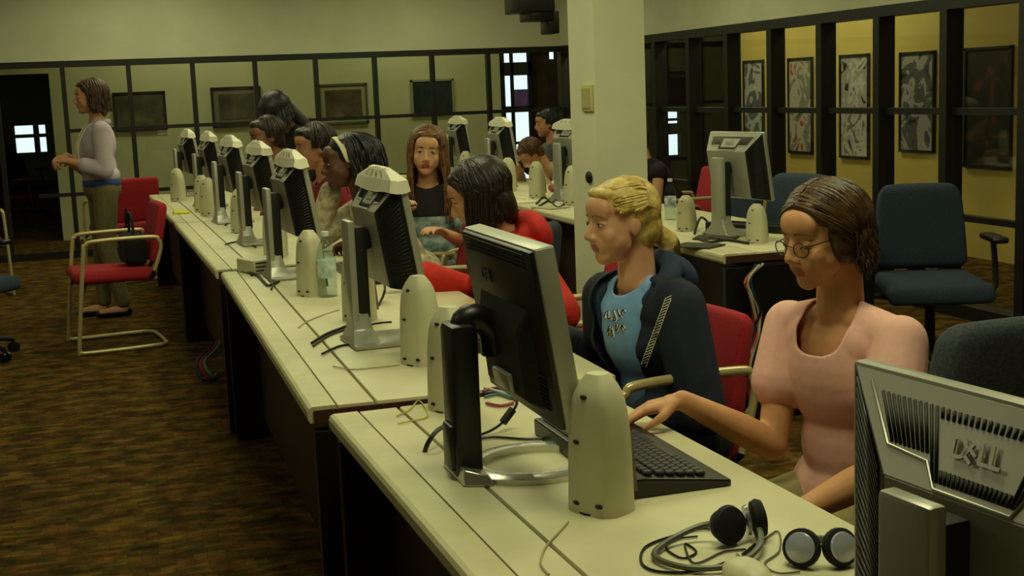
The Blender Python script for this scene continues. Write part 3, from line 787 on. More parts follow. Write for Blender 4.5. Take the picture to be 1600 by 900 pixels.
# notepads, papers
p = P(283, 333); t = tagit(MB().box((0, 0, .008), (.10, .16, .014), bev=.003).done('notepad', mat('yellow_pad', (225, 225, 60), .7), loc=p), 'small bright yellow notepad at the far end of the front row', 'notepad')
p = P(1530, 893); tagit(MB().box((0, 0, .002), (.16, .20, .003), rot=Euler((0, 0, .4))).done('paper_sheet', M_paper, loc=p), 'white paper corner behind the column of the lower right monitor', 'paper')
p = P(1168, 907); t = thing('computer_mouse', 'pale rounded computer mouse at the bottom edge below the headphones', 'mouse', (p.x, p.y, ZT)); mb = MB(); mb.ell((0, 0, .006), (.032, .055, .026), seg=20, rings=12); bmesh.ops.bisect_plane(mb.bm, geom=mb.bm.verts[:]+mb.bm.edges[:]+mb.bm.faces[:], plane_co=(0, 0, .001), plane_no=(0, 0, 1), clear_inner=True); mb.done('mouse_shell', M_desk, t); MB().cyl((-.002, .025, .026), (.002, .025, .026), .008, .008, 12).done('scroll_wheel', M_spk, t)
# papers lying around the monitors on second row
for k, (q, c) in enumerate([((815, 316), (225, 220, 190)), ((860, 325), (180, 170, 140)), ((1090, 385), (60, 55, 45)), ((1120, 372), (70, 66, 56))]):
    p = P(*q); tagit(MB().box((0, 0, .004), (.15, .20, .006), rot=Euler((0, 0, .3*k))).done('paper_stack' if k < 2 else 'dark_folder', mat('pap%d' % k, c, .8), loc=p),
                     ['small stack of white papers on the second row left of the pillar', 'beige papers on the second row beside the pillar', 'dark flat folder at the near end of the second row', 'dark folder below the monitor without paper'][k], 'papers' if k < 2 else 'folder')
for k, pts in enumerate([[(838, 318), (850, 308), (862, 316), (874, 306), (884, 318)], [(842, 322), (858, 314), (872, 324), (886, 314)], [(1085, 365), (1095, 340, .05), (1108, 352), (1100, 368), (1120, 372), (1150, 376)], [(1090, 372), (1110, 378), (1135, 375), (1170, 380)]]):
    cable('power_cable', ['dark tangled cable left of the pillar on the second row', 'second dark cable crossing the tangle left of the pillar', 'dark cable looped around the speaker beside the monitor without paper', 'dark cable lying along the near end of the second row'][k], pts, r=.006)
p = P(866, 300); t = thing('toy_figure', 'small reddish trinket below the monitor left of the pillar', 'trinket', (p.x, p.y, ZT)); mb = MB(); mb.ell((0, 0, .03), (.045, .035, .03)); mb.ell((.01, -.05, .02), (.03, .03, .02)); mb.done('trinket_body', mat('pink_trinket', (190, 110, 95), .7, rgb2=(90, 50, 40), vscale=30), t); MB().ell((0, 0, .065), (.018, .018, .016)).done('trinket_top', M_paper, t)

# bundle of tied cables hanging at the end of the second row
cs = [(200, 196, 170), (40, 60, 110), (190, 90, 40), (20, 20, 20), (190, 186, 150), (60, 80, 90), (150, 40, 40)]
for k, c in enumerate(cs):
    r_ = random.Random(k); pts = []
    for j, (px_, z) in enumerate([(1176, .69), (1160, .62), (1172, .5), (1168, .38), (1158, .26), (1164, .14), (1160, .05)]):
        b = at(px_, 450, x=2.70); pts.append((2.62+(px_-1164)*.004+r_.uniform(-.022, .022), 4.945+r_.uniform(-.02, .012), z))
    tagit(MB().tube(pts, .006, seg=6, smooth=5).done('hanging_cable', mat('hang_%d' % k, c, .5)), '%s cable in the bundle hanging off the end of the second row' % ['white', 'navy', 'orange', 'black', 'cream', 'grey', 'red'][k], 'cable', 'cables hanging off the end of the second row')
cs = [(40, 60, 100), (170, 60, 40), (120, 160, 160)]
for k, c in enumerate(cs):
    r_ = random.Random(k+20); b = at(316, 590, z=.02)
    pts = [(b.x+.12+.01*k, b.y+.3, .17), (b.x+.06+.02*k, b.y+.2, .13), (b.x-.02+.02*k, b.y+.05, .09), (b.x+.03*k, b.y, .015), (b.x+.08, b.y+.05*k, .012)]
    tagit(MB().tube(pts, .009, seg=6, smooth=5).done('hanging_cable', mat('hangb_%d' % k, c, .5)), '%s cable drooping to the carpet under the front row' % ['navy', 'red', 'pale teal'][k], 'cable', 'cables drooping under the front row')
cable('floor_cable', 'pale cable lying on the carpet under the front row', [(335, 540), (370, 545), (410, 555), (440, 560)], z=0, r=.006, m=M_cablew)

# headphones
def headphones(p, rz, label, style):
    t = thing('headphones', label, 'headphones', (p.x, p.y, ZT), rz)
    Mcup = mat('headphone_pad', (16, 16, 17), .8); Msil = mat('headphone_silver', (150, 155, 165), .25, metal=.6)
    if style == 0:     # lying on the side, cups leaning together at the right
        for s, (x, y, z, ax) in enumerate([(-.03, .0, .038, Vector((.35, -.9, .25))), (.035, .02, .038, Vector((.9, -.1, .1)))]):
            q = ax.normalized().to_track_quat('Z', 'Y').to_matrix()
            mb = MB(); mb.lathe([(.012, -.012), (.034, -.010), (.038, 0), (.034, .010), (.020, .014)], c=(x, y, z), M=q, seg=24); cup = mb.done('ear_cup', Mcup, t)
            mb = MB(); mb.lathe([(.030, .0), (.028, .006), (.010, .009)], c=(Vector((x, y, z))-q @ Vector((0, 0, .019))), M=q @ Matrix.Rotation(PI, 3, 'X'), seg=24); mb.done('cup_cap', Msil, cup)
        pts = [(.03, .0, .03), (.00, -.08, .02), (-.07, -.135, .012), (-.15, -.12, .010), (-.19, -.05, .010), (-.15, .01, .012), (-.08, .03, .03), (-.035, .01, .04)]
        MB().tube(pts, .006, seg=8, smooth=6).done('headband', mat('headband_grey', (96, 95, 78), .4), t)
    else:              # cups facing the camera, band behind
        for s in (-1, 1):
            ax = Vector((s*.45, -.85, .35)); q = ax.normalized().to_track_quat('Z', 'Y').to_matrix()
            c = Vector((s*.036, 0, .036))
            mb = MB(); mb.lathe([(.010, -.014), (.034, -.012), (.037, -.004), (.036, .006), (.028, .010)], c=c, M=q, seg=24); cup = mb.done('ear_cup', Mcup, t)
            mb = MB(); mb.lathe([(.029, .009), (.027, .014), (.006, .020)], c=c, M=q, seg=24); mb.done('cup_cap', mat('bright_cap', (190, 196, 215), .25, metal=.3), cup)
        pts = [(-.045, .015, .03), (-.05, .07, .018), (-.015, .105, .014), (.04, .10, .014), (.065, .06, .018), (.046, .015, .03)]
        mb = MB(); mb.tube(pts, .008, seg=8, smooth=6); mb.done('headband', mat('headband_grey', (96, 95, 78), .4), t)
    return t
headphones(P(1163, 848), R(-8), 'black headphones with coiled wire, left of the pair with silver caps', 0).scale = (.84, .84, .84)
headphones(P(1283, 884), R(-22), 'black headphones with silver ear caps facing the camera', 1).scale = (.8, .8, .8)
cable('headphone_wire', 'dark wire coiled left of the black headphones', [(1150, 850), (1105, 826), (1050, 838), (1008, 855), (1003, 880), (1030, 893), (1090, 892), (1150, 872), (1180, 850)], r=.0022)
cable('headphone_wire', 'second loop of dark wire inside the coil left of the headphones', [(1090, 838), (1060, 842), (1040, 855), (1066, 872), (1088, 862), (1070, 850), (1085, 880), (1130, 862), (1165, 858)], r=.0018)
cable('headphone_wire', 'pale thin wire between the two pairs of headphones', [(1185, 850), (1215, 830), (1218, 860), (1195, 880), (1215, 895), (1250, 893)], r=.0016, m=mat('olive_wire', (110, 108, 80), .5))

# black bag on the aisle chair
t = thing('handbag', 'black cloth bag resting on the seat of the aisle chair', 'bag', (.20, 8.40, .49), R(97))
mb = MB(); mb.box((0, 0, .10), (.26, .13, .20), bev=.04, seg=4)
for v in mb.bm.verts: v.co.y += .015*math.sin(v.co.x*30); v.co.z -= .02*(abs(v.co.x)/.13)**2*(v.co.z > .1)
mb.done('bag_body', mat('black_cloth', (14, 14, 15), .95, bump=.2), t)
mb = MB(); mb.tube([(-.08, 0, .19), (-.06, 0, .29), (0, .01, .32), (.06, 0, .29), (.08, 0, .19)], .009); mb.done('strap', M_blackmatt, t)

# framed pictures in the corridor behind the back glass
def picture(x0, x1, z0, z1, y, lb, c1, c2, seed, fr=(18, 18, 16), matc=(120, 118, 92), mw=.05):
    t = thing('framed_picture', lb, 'picture', ((x0+x1)/2, y-.02, (z0+z1)/2)); W_, H_ = x1-x0, z1-z0
    mb = MB(); b = .025
    for c, s in [((0, 0, H_/2-b/2), (W_, .03, b)), ((0, 0, -H_/2+b/2), (W_, .03, b)), ((-W_/2+b/2, 0, 0), (b, .03, H_)), ((W_/2-b/2, 0, 0), (b, .03, H_))]: mb.box(c, s)
    mb.done('picture_frame', mat('frame_%d' % fr[0], fr, .4), t, smooth=False)
    MB().box((0, .004, 0), (W_-b, .012, H_-b)).done('mat_board', mat('matboard_%d' % matc[0], matc, .8), t, smooth=False)
    MB().box((0, -.003, 0), (W_-b-2*mw, .006, H_-b-2*mw)).done('print', mat('print_%d' % seed, c1, .7, rgb2=c2, vscale=3+seed), t, smooth=False)
    return t
def pc(pxa, pya, pxb, pyb): 
    a = at(pxa, pya, y=YC); b = at(pxb, pyb, y=YC); return a.x, b.x, b.z, a.z
x0, x1, z0, z1 = pc(175, 145, 262, 202); picture(x0, x1, z0, z1, YC, 'dark framed picture nearest the standing woman behind the glass', (40, 40, 24), (84, 84, 56), 1, matc=(70, 68, 48), mw=.02)
x0, x1, z0, z1 = pc(328, 137, 410, 196); picture(x0, x1, z0, z1, YC, 'framed picture above the small row of monitors behind the glass', (44, 40, 34), (84, 80, 58), 2, matc=(104, 103, 78), mw=.07)
x0, x1, z0, z1 = pc(496, 132, 576, 192); picture(x0, x1, z0, z1, YC, 'framed brown picture with pale mat behind the glass, above the headband', (62, 46, 28), (96, 84, 56), 3, fr=(90, 90, 64), matc=(150, 150, 108), mw=.06)
x0, x1, z0, z1 = pc(640, 125, 710, 178); picture(x0, x1, z0, z1, YC, 'dark print in a pale frame behind the glass, farthest right of the corridor pictures', (18, 26, 26), (40, 50, 44), 4, fr=(150, 150, 120), matc=(150, 150, 118), mw=.01)
for k, (a, b) in enumerate([((246, 203), (263, 210))]):
    q = at(*a, y=YC); r_ = at(*b, y=YC); tagit(MB().box(((q.x+r_.x)/2, YC-.004, (q.z+r_.z)/2), (r_.x-q.x, .006, q.z-r_.z)).done('picture_caption', M_paper, smooth=False), 'small white caption card below the leftmost corridor picture', 'caption card')
# posters on the yellow wall
def poster(pa, pb, lb, cols, seed):
    a = at(*pa, x=XP); b = at(*pb, x=XP); y1, y0 = a.y, b.y; z1 = (a.z); z0 = b.z
    t = thing('poster', lb, 'poster', (XP-.012, (y0+y1)/2, (z0+z1)/2))
    mt = bpy.data.materials.new('poster_art_%d' % seed); mt.use_nodes = True; n = mt.node_tree.nodes; l = mt.node_tree.links
    tc = n.new('ShaderNodeTexCoord'); nz = n.new('ShaderNodeTexNoise'); nz.inputs['Scale'].default_value = 5.0; nz.inputs['Detail'].default_value = 3; nz.inputs['Distortion'].default_value = 1.2
    mp = n.new('ShaderNodeMapping'); mp.inputs['Location'].default_value = (seed*3.1, seed*1.7, 0); l.new(tc.outputs['Object'], mp.inputs[0]); l.new(mp.outputs[0], nz.inputs['Vector'])
    cr = n.new('ShaderNodeValToRGB'); cr.color_ramp.interpolation = 'CONSTANT'
    while len(cr.color_ramp.elements) < len(cols): cr.color_ramp.elements.new(.5)
    for i, c in enumerate(cols):
        cr.color_ramp.elements[i].position = 0 if i == 0 else .36+.26*(i-1)/max(1, len(cols)-2); cr.color_ramp.elements[i].color = (*lin(c), 1)
    l.new(nz.outputs['Fac'], cr.inputs[0]); l.new(cr.outputs[0], n['Principled BSDF'].inputs['Base Color'])
    MB().box((0, 0, 0), (.004, y1-y0-.04, z1-z0-.04)).done('print', mt, t, smooth=False)
    mb = MB(); W_, H_ = y1-y0, z1-z0
    for c, s in [((0, 0, H_/2-.012), (.024, W_, .022)), ((0, 0, -H_/2+.012), (.024, W_, .022)), ((0, -W_/2+.012, 0), (.024, .022, H_)), ((0, W_/2-.012, 0), (.024, .022, H_))]: mb.box(c, s)
    mb.done('poster_frame', M_frame, t, smooth=False)
poster((1163, 95), (1196, 235), 'pale poster with dark blots, farthest left on the yellow wall', [(40, 42, 48), (96, 98, 104), (176, 172, 170), (200, 196, 186)], 1)
poster((1233, 91), (1272, 241), 'poster with grey green shapes and a red lower part on the yellow wall', [(60, 66, 64), (120, 118, 110), (168, 160, 150), (150, 70, 50)], 2)
poster((1314, 86), (1360, 249), 'black and white poster of scattered strokes on the yellow wall', [(34, 32, 34), (150, 144, 144), (180, 174, 168), (110, 104, 104)], 3)
poster((1408, 82), (1462, 240), 'poster with a dark figure over pale grey and teal on the yellow wall', [(26, 26, 28), (80, 80, 82), (150, 146, 146), (96, 120, 124)], 4)
poster((1510, 75), (1582, 266), 'very dark poster with a reddish spot, farthest right on the yellow wall', [(18, 15, 10), (28, 23, 14), (44, 36, 22), (84, 46, 22)], 5)
# sign plate and spot on the pillar
a = at(911, 133, x=PX0); b = at(928, 174, x=PX0)
t = thing('wall_plate', 'small cream plate on the left side of the pillar', 'plate', (PX0-.006, (a.y+b.y)/2, (a.z+b.z)/2))
MB().box((0, 0, 0), (.012, .13, abs(a.z-b.z)), bev=.003).done('plate', mat('plate_cream', (205, 196, 130), .6), t)
MB().box((-.008, 0, 0), (.004, .09, abs(a.z-b.z)*.75)).done('plate_inset', mat('plate_inset', (186, 178, 118), .6), t, smooth=False)
p = at(922, 277, x=PX0); tagit(MB().ell((0, 0, 0), (.012, .035, .028)).done('wall_hook', M_blackmatt, loc=(PX0-.006, p.y, p.z)), 'small dark hook on the left side of the pillar', 'hook')
# ceiling mounted black unit
a = at(797, 0, y=9.5); t = thing('ceiling_speaker', 'black boxy unit hanging from the ceiling at the top edge left of the pillar', 'ceiling unit', (at(840, 20, y=9.5).x, 9.5, 0))
c = at(840, 20, y=9.5); e = at(826, -14, y=9.5)
def rb(p0, p1, dy, nm):
    A_ = at(*p0, y=9.5); B_ = at(*p1, y=9.5)
    MB().box(((A_.x+B_.x)/2-c.x, 0, (A_.z+B_.z)/2), (abs(B_.x-A_.x), dy, abs(B_.z-A_.z)), bev=.01).done(nm, M_black, t)
rb((797, -40), (856, 20), .35, 'housing'); rb((820, 14), (858, 33), .28, 'lower_housing'); rb((850, 18), (868, 53), .20, 'swivel_head')
MB().cyl((0, 0, at(840, -38, y=9.5).z), (0, 0, H_CEIL), .03).done('ceiling_bracket', M_black, t)
# outdoors seen through the openings
t = thing('banner', 'blurred pink and purple banner outside the bright glass door', 'banner', ((at(822, 152, y=19).x), 19, 0))
a = at(803, 140, y=19); b = at(843, 165, y=19)
MB().box((0, 0, (a.z+b.z)/2), (b.x-a.x, .02, a.z-b.z)).done('banner_cloth', mat('banner_cloth', (190, 110, 150), .7, rgb2=(110, 80, 140), vscale=4), t, smooth=False)
for s in (-1, 1): MB().cyl((s*(b.x-a.x)/2, 0, 0), (s*(b.x-a.x)/2, 0, a.z+.05), .015).done('banner_post', M_frame, t)
a = at(806, 60, y=20); b = at(850, 60, y=20)
# ------------------------------------------------------------------ people
def organic(prims, voxel, it=3, fac=.5):
    mb = MB()
    for p in prims:
        if p[0] == 'c': mb.capsule(p[1], p[2], p[3], p[4], seg=14)
        else: mb.ell(p[1], p[2], p[3], seg=20, rings=14)
    me = bpy.data.meshes.new('tmp'); mb.bm.to_mesh(me); mb.bm.free()
    o = bpy.data.objects.new('tmp', me); col.objects.link(o)
    q = o.modifiers.new('r', 'REMESH'); q.mode = 'VOXEL'; q.voxel_size = voxel; q.use_smooth_shade = True
    s = o.modifiers.new('s', 'SMOOTH'); s.factor = fac; s.iterations = it
    dg = bpy.context.evaluated_depsgraph_get()
    out = bpy.data.meshes.new_from_object(o.evaluated_get(dg))
    bpy.data.objects.remove(o); bpy.data.meshes.remove(me)
    for p in out.polygons: p.use_smooth = True
    return out
def tidy(bm, it=10):
    """even out the cut edge of a cloth mesh"""
    bv = [v for v in bm.verts if any(e.is_boundary for e in v.link_edges)]
    nb = {v: [e.other_vert(v) for e in v.link_edges if e.is_boundary] for v in bv}
    for _ in range(it):
        new = {v: v.co*.4+sum((o.co for o in nb[v]), Vector())*(.6/max(1, len(nb[v]))) for v in bv}
        for v, c in new.items(): v.co = c
def mkobj(name, me, mats, parent):
    me.name = name; me.materials.clear()
    for q in mats: me.materials.append(q)
    o = bpy.data.objects.new(name, me); col.objects.link(o); o.parent = parent
    return o
def ik(a, b, l1, l2, pole):
    d = b-a; L = d.length
    if L > (l1+l2)*.985: b = a+d*((l1+l2)*.985/L); d = b-a; L = d.length
    L = max(L, abs(l1-l2)+.01)
    x = (l1*l1-l2*l2+L*L)/(2*L); h = math.sqrt(max(0, l1*l1-x*x)); dn = d.normalized()
    pv = (pole-dn*pole.dot(dn)).normalized()
    return a+dn*x+pv*h, b
def hand_prims(wr, d, up, thumb, curl=.5, s=1.0, spread=1.0):
    """wr wrist, d finger direction, up = back of the hand, thumb = lateral unit vector on the thumb side"""
    d = d.normalized(); up = (up-d*up.dot(d)).normalized(); la = d.cross(up); la = la if la.dot(thumb) > 0 else -la
    P_ = [('c', wr, .021*s, wr+d*.03*s, .020*s)]
    lens = [(.030, .040, .024, .020), (.010, .044, .027, .021), (-.010, .041, .025, .020), (-.029, .032, .019, .018)]
    for off, a, b, c in lens:
        k = wr+d*(.082-.12*abs(off-.008))*s+la*off*s
        P_.append(('c', wr+d*.018*s+la*off*.55*s, .0145*s, k, .0105*s))
        p = k; ang = curl*.55
        for i, ln in enumerate((a, b, c)):
            dd = (d*math.cos(ang)-up*math.sin(ang)+la*off*2.0*spread*(i == 0)).normalized()
            q = p+dd*ln*s; r0 = (.0092, .0083, .0075)[i]*s; r1 = (.0083, .0075, .0064)[i]*s
            P_.append(('c', p, r0, q, r1)); p = q; ang += curl*.75
    tb = wr+d*.022*s+la*.020*s
    t1 = tb+(d*.55+la*.65-up*.35).normalized()*.040*s; t2 = t1+(d*.9+la*.25-up*.35).normalized()*.032*s; t3 = t2+(d*1-up*.35-la*.05).normalized()*.022*s
    P_ += [('c', tb, .0145*s, t1, .0112*s), ('c', t1, .0108*s, t2, .0092*s), ('c', t2, .009*s, t3, .007*s)]
    return P_
def matrix_from(c, r, f, u):
    M = Matrix((r, f, u)).transposed().to_4x4(); M.translation = c; return M

HAIRV = {}
def hair_mat(name, rgb, rgb2):
    return mat('hair_'+name, rgb, .42, rgb2=rgb2, vscale=38, bump=.25, bscale=90)

def person(label, x, y, rz, pose='sit', lean=5, side=0, yaw=0, pitch=0, roll=0, sc=1.0, seat=.455, twist=0, rh=None, lh=None, rpole=None, lpole=None, rcurl=.6, lcurl=.6,
           rdir=None, ldir=None, skin=(214, 150, 112), lips=(170, 84, 74), shirt=None, sleeve='long', shirt_inf=.012, pants=(40, 46, 60), shoes=(16, 16, 16), hair=None, hcol=None,
           voxel=.007, female=True, neck=.085, extras=None, hips=1.0, closed=False, hang=0, eyes=True, group=None, browcol=None, arm=1.0, breath=0, hs=1.0, nr=.13):
    t = thing('person', label, 'person', (x, y, 0), 0, group)
    rz_ = R(rz); F = Vector((-math.sin(rz_), math.cos(rz_), 0)); Rr = Vector((math.cos(rz_), math.sin(rz_), 0)); Z = Vector((0, 0, 1))
    H = Vector((0, 0, seat+.085*sc)) if pose == 'sit' else Vector((0, 0, .90*sc))
    ln = R(lean); U = (Z*math.cos(ln)+F*math.sin(ln)+Rr*math.sin(R(side))).normalized()
    Ft = (F-U*F.dot(U)).normalized(); Rt = Ft.cross(U)
    tw = Matrix.Rotation(R(twist), 3, U); F2 = tw @ Ft; R2 = tw @ Rt
    N = H+U*.475*sc; C = H+U*.31*sc; Wst = H+U*.14*sc
    sh = .155*sc if female else .185*sc
    S = {1: N-U*.078*sc+R2*sh, -1: N-U*.078*sc-R2*sh}
    # head frame
    q = Matrix.Rotation(R(yaw), 3, 'Z'); Fh = q @ (F if abs(yaw) > 0 or True else Ft); Rh = Fh.cross(Z).normalized()
    p_ = Matrix.Rotation(R(pitch), 3, Rh); Fh = p_ @ Fh; Uh = Rh.cross(Fh).normalized()
    r_ = Matrix.Rotation(R(roll), 3, Fh); Rh = r_ @ Rh; Uh = r_ @ Uh
    Hb = N+(U*.6+Z*.4).normalized()*neck*.75*sc
    Hc = Hb+Uh*.085*hs*sc+Fh*.028*sc
    k = sc*hs
    M = matrix_from(Hc, Rh, Fh, Uh) @ Matrix.Scale(k, 4)
    M3 = M.to_3x3().normalized()
    def hp(x_, y_, z_): return M @ Vector((x_, y_, z_))
    def E_(c, r): return ('e', hp(*c), tuple(v*k for v in r), M3)
    def C_(a, r0, b, r1): return ('c', hp(*a), r0*k, hp(*b), r1*k)
    head = [E_((0, -.014, .030), (.073, .094, .084)), E_((0, .026, -.012), (.064, .064, .084)), E_((0, .030, -.058), (.050, .052, .048)), E_((0, .058, -.083), (.026, .026, .026)),
            E_((0, .062, .045), (.055, .030, .042)),
            C_((0, .086, .012), .0085, (0, .106, -.024), .0105), E_((-.011, .094, -.030), (.0085, .010, .008)), E_((.011, .094, -.030), (.0085, .010, .008)), C_((0, .098, -.030), .008, (0, .088, -.043), .007),
            C_((-.042, .0695, .026), .008, (-.014, .082, .022), .007), C_((.042, .0695, .026), .008, (.014, .082, .022), .007),
            E_((.036, .054, -.024), (.026, .026, .028)), E_((-.036, .054, -.024), (.026, .026, .028)),
            E_((0, .0835, -.053), (.022, .0095, .0058)), E_((0, .0815, -.062), (.018, .0095, .0062)),
            E_((.071, -.006, -.006), (.009, .017, .027)), E_((-.071, -.006, -.006), (.009, .017, .027)),
            C_((-.045, .014, -.055), .017, (-.014, .062, -.084), .015), C_((.045, .014, -.055), .017, (.014, .062, -.084), .015), E_((0, .062, -.045), (.042, .030, .036)), E_((0, .072, .045), (.040, .022, .035)), E_((.036, .030, -.038), (.029, .042, .036)), E_((-.036, .030, -.038), (.029, .042, .036))]
    if eyes: # closed or lowered lids are part of the face surface
        for s in (-1, 1): head.append(E_((s*.031, .0725, .0075), (.0150, .0125, .0095)))
    nk = [('c', N-U*.03*sc-Ft*.0, .052*sc, Hb+Uh*.03*k-Fh*.010, .047*sc), ('c', N-U*.04, .040*sc, S[1]+U*.01, .034*sc), ('c', N-U*.04, .040*sc, S[-1]+U*.01, .034*sc)]
    T3 = matrix_from(Vector(), Rt, Ft, U).to_3x3(); T2 = matrix_from(Vector(), R2, F2, U).to_3x3()
    def torso(i):
        w = .94 if female else 1.05
        L = [('e', H+U*.02, ((.158*hips)*sc+i, .118*sc+i, .12*sc+i), T3), ('e', Wst, (.118*sc*w+i, .092*sc+i, .14*sc+i), T3), ('e', C, (.138*sc*w+i, .100*sc+i, .155*sc+i), T2),
             ('c', S[1]-R2*.012, .041*sc+i, N-U*.034, .036*sc+i*.6), ('c', S[-1]+R2*.012, .041*sc+i, N-U*.034, .036*sc+i*.6),
             ('e', C+U*.070*sc, (.148*sc*w+i, .080*sc+i, .072*sc+i), T2)]
        if female: L += [('e', C+F2*.040*sc+R2*.050*sc-U*.022, (.056*sc+i, .046*sc+i, .056*sc+i), T2), ('e', C+F2*.040*sc-R2*.050*sc-U*.022, (.056*sc+i, .046*sc+i, .056*sc+i), T2), ('e', C+F2*.048*sc-U*.012, (.06*sc+i, .036*sc+i, .055*sc+i), T2)]
        return L
    # arms
    l1, l2 = .275*sc*arm, .245*sc*arm
    A_ = {}
    loc0 = Vector((x, y, 0))
    for s, tgt, pole in ((1, rh, rpole), (-1, lh, lpole)):
        if tgt is None: tgt = (H+F*.30+Rr*s*.08+Z*.075) if pose == 'sit' else (H+Rr*s*.25+F*.05-Z*.12)
        else: tgt = Vector(tgt)-loc0
        pole = Vector(pole) if pole is not None else (-Z*.8-F*.3+Rr*s*.5)
        el, wr = ik(S[s], tgt, l1, l2, pole); A_[s] = (S[s], el, wr)
    def arms(i, frac=2.0, cuff=.0):
        L = []
        for s in (1, -1):
            a, e, w_ = A_[s]
            if frac >= 1:
                L.append(('c', a, .043*sc+i, e, .037*sc+i))
                f = min(1, frac-1)
                L.append(('c', e, .037*sc+i, e.lerp(w_, f), (.037-.012*f)*sc+i+cuff*.5))
            else: L.append(('c', a, .042*sc+i, a.lerp(e, frac), .046*sc+i+cuff*1.2))
        return L
    body = head+nk+torso(-.012*1)
    for s in (1, -1):
        a, e, w_ = A_[s]
        body += [('c', a, .039*sc, a.lerp(e, .45), .039*sc), ('c', a.lerp(e, .45), .039*sc, e, .034*sc), ('c', e, .035*sc, e.lerp(w_, .35), .036*sc), ('c', e.lerp(w_, .35), .036*sc, w_, .0225*sc)]
        dd = (ldir if s < 0 else rdir); dd = Vector(dd) if dd is not None else (w_-e)
        upv = Z if pose == 'sit' or True else Z
        body += hand_prims(w_, dd, upv if abs(dd.normalized().z) < .8 else -F, -s*Rr, curl=(rcurl if s > 0 else lcurl), s=sc*.96)
    # legs
    hl = {}
    for s in (1, -1):
        hj = H+Rr*s*.088*sc-Z*.01
        if pose == 'sit': kn = hj+F*.40*sc+Rr*s*.03-Z*.03; an = Vector((kn.x, kn.y, .085))-F*.03
        else: kn = Vector((0, 0, .49*sc))+Rr*s*.085+F*.02; an = Vector((0, 0, .085))+Rr*s*.08-F*.01+F*.05*s
        toe = an+F*.15*sc-Z*.055; hl[s] = (hj, kn, an, toe)
        body += [('c', hj, .078*sc, kn, .052*sc), ('c', kn, .052*sc, kn.lerp(an, .35), .050*sc), ('c', kn.lerp(an, .35), .05*sc, an, .033*sc), ('c', an-Z*.035, .033*sc, toe+Z*.01, .024*sc)]
    me = organic(body, voxel, 5 if voxel < .005 else 2)
    Ms = mat('skin_%d_%d_%d' % skin, skin, .55, var=.07, vscale=18); Ml = mat('lips_%d' % lips[0], lips, .45)
    ob = mkobj('body', me, [Ms, Ml], t)
    Mi = M.inverted()
    for p in me.polygons:
        c = Mi @ p.center
        if c.y > .078 and -.069 < c.z < -.047 and abs(c.x) < .021-.35*abs(c.z+.058): p.material_index = 1
    # eyes, lashes, brows
    bc = browcol or (40, 28, 18); Mb = mat('brow_%d' % bc[0], bc, .8)
    if eyes and voxel < .009:
        for s in (-1, 1):
            if not closed:
                mb = MB(); mb.ell(hp(s*.031, .0775, .0065), tuple(v*k for v in (.0115, .0085, .0056)), M3); e = mb.done('eye', mat('eye_white', (205, 198, 186), .25), t)
                mb = MB(); mb.ell(hp(s*.031+.002*0, .0835, .0065), tuple(v*k for v in (.0050, .0030, .0050)), M3); mb.done('iris', mat('dark_iris', (34, 24, 18), .2), e)
            zl = .0115 if not closed else .001
            mb = MB(); mb.tube([hp(s*.0185, .0835, zl-.004), hp(s*.026, .0872, zl), hp(s*.036, .0845, zl), hp(s*.0455, .0765, zl-.004)], .0013*k, seg=5, smooth=4); mb.done('eyelashes', Mb, t)
            mb = MB(); mb.tube([hp(s*.014, .0920, .0300), hp(s*.030, .0885, .0325), hp(s*.047, .0735, .0265)], .0019*k, seg=6, smooth=4, taper=.0009*k); mb.done('eyebrow', Mb, t)
    # clothing
    if shirt:
        fr = {'short': .48, 'three': 1.55, 'long': 1.93, 'none': .05}[sleeve]
        i = shirt_inf
        P_ = torso(i-.004)+arms(i, fr, .006)
        if pose == 'stand': P_[0] = ('e', H+U*.085, ((.140*hips)*sc+i, .108*sc+i, .065*sc+i), T3)
        if hang: P_ += [('e', H-U*.0, (.165*sc*hips+i, .125*sc+i, .14), T3)]
        sm = organic(P_, max(voxel, .005), 9)
        # open neckline: drop the cloth above the collar line
        bm = bmesh.new(); bm.from_mesh(sm)
        nd = []
        for v in bm.verts:
            rel = v.co-N; up = rel.dot(U); fw = rel.dot(F2); la = rel.dot(R2)
            if rel.length > nr: continue
            lim = -.005 - (breath if breath else .03)*max(0, fw/.08)
            if abs(la) < .075 and up > lim+.9*max(0, abs(la)-.052): nd.append(v)
        bmesh.ops.delete(bm, geom=nd, context='VERTS'); tidy(bm); bm.to_mesh(sm); bm.free()
        so = mkobj('shirt' if shirt_inf < .02 else 'jacket', sm, [shirt] if not isinstance(shirt, list) else shirt, t)
        q = so.modifiers.new('solid', 'SOLIDIFY'); q.thickness = .003; q.offset = 1
        t_shirt = so
    else: so = None
    if pants:
        L = [('e', H+U*.0, (.165*hips*sc, .128*sc, .115*sc), T3)]
        for s in (1, -1):
            hj, kn, an, toe = hl[s]; L += [('c', hj, .090*sc, kn, .064*sc), ('c', kn, .064*sc, an+Z*.02, .052*sc)]
        mkobj('trousers', organic(L, max(voxel, .006), 3), [mat('cloth_%d_%d_%d' % pants, pants, .9, var=.1, vscale=40)], t)
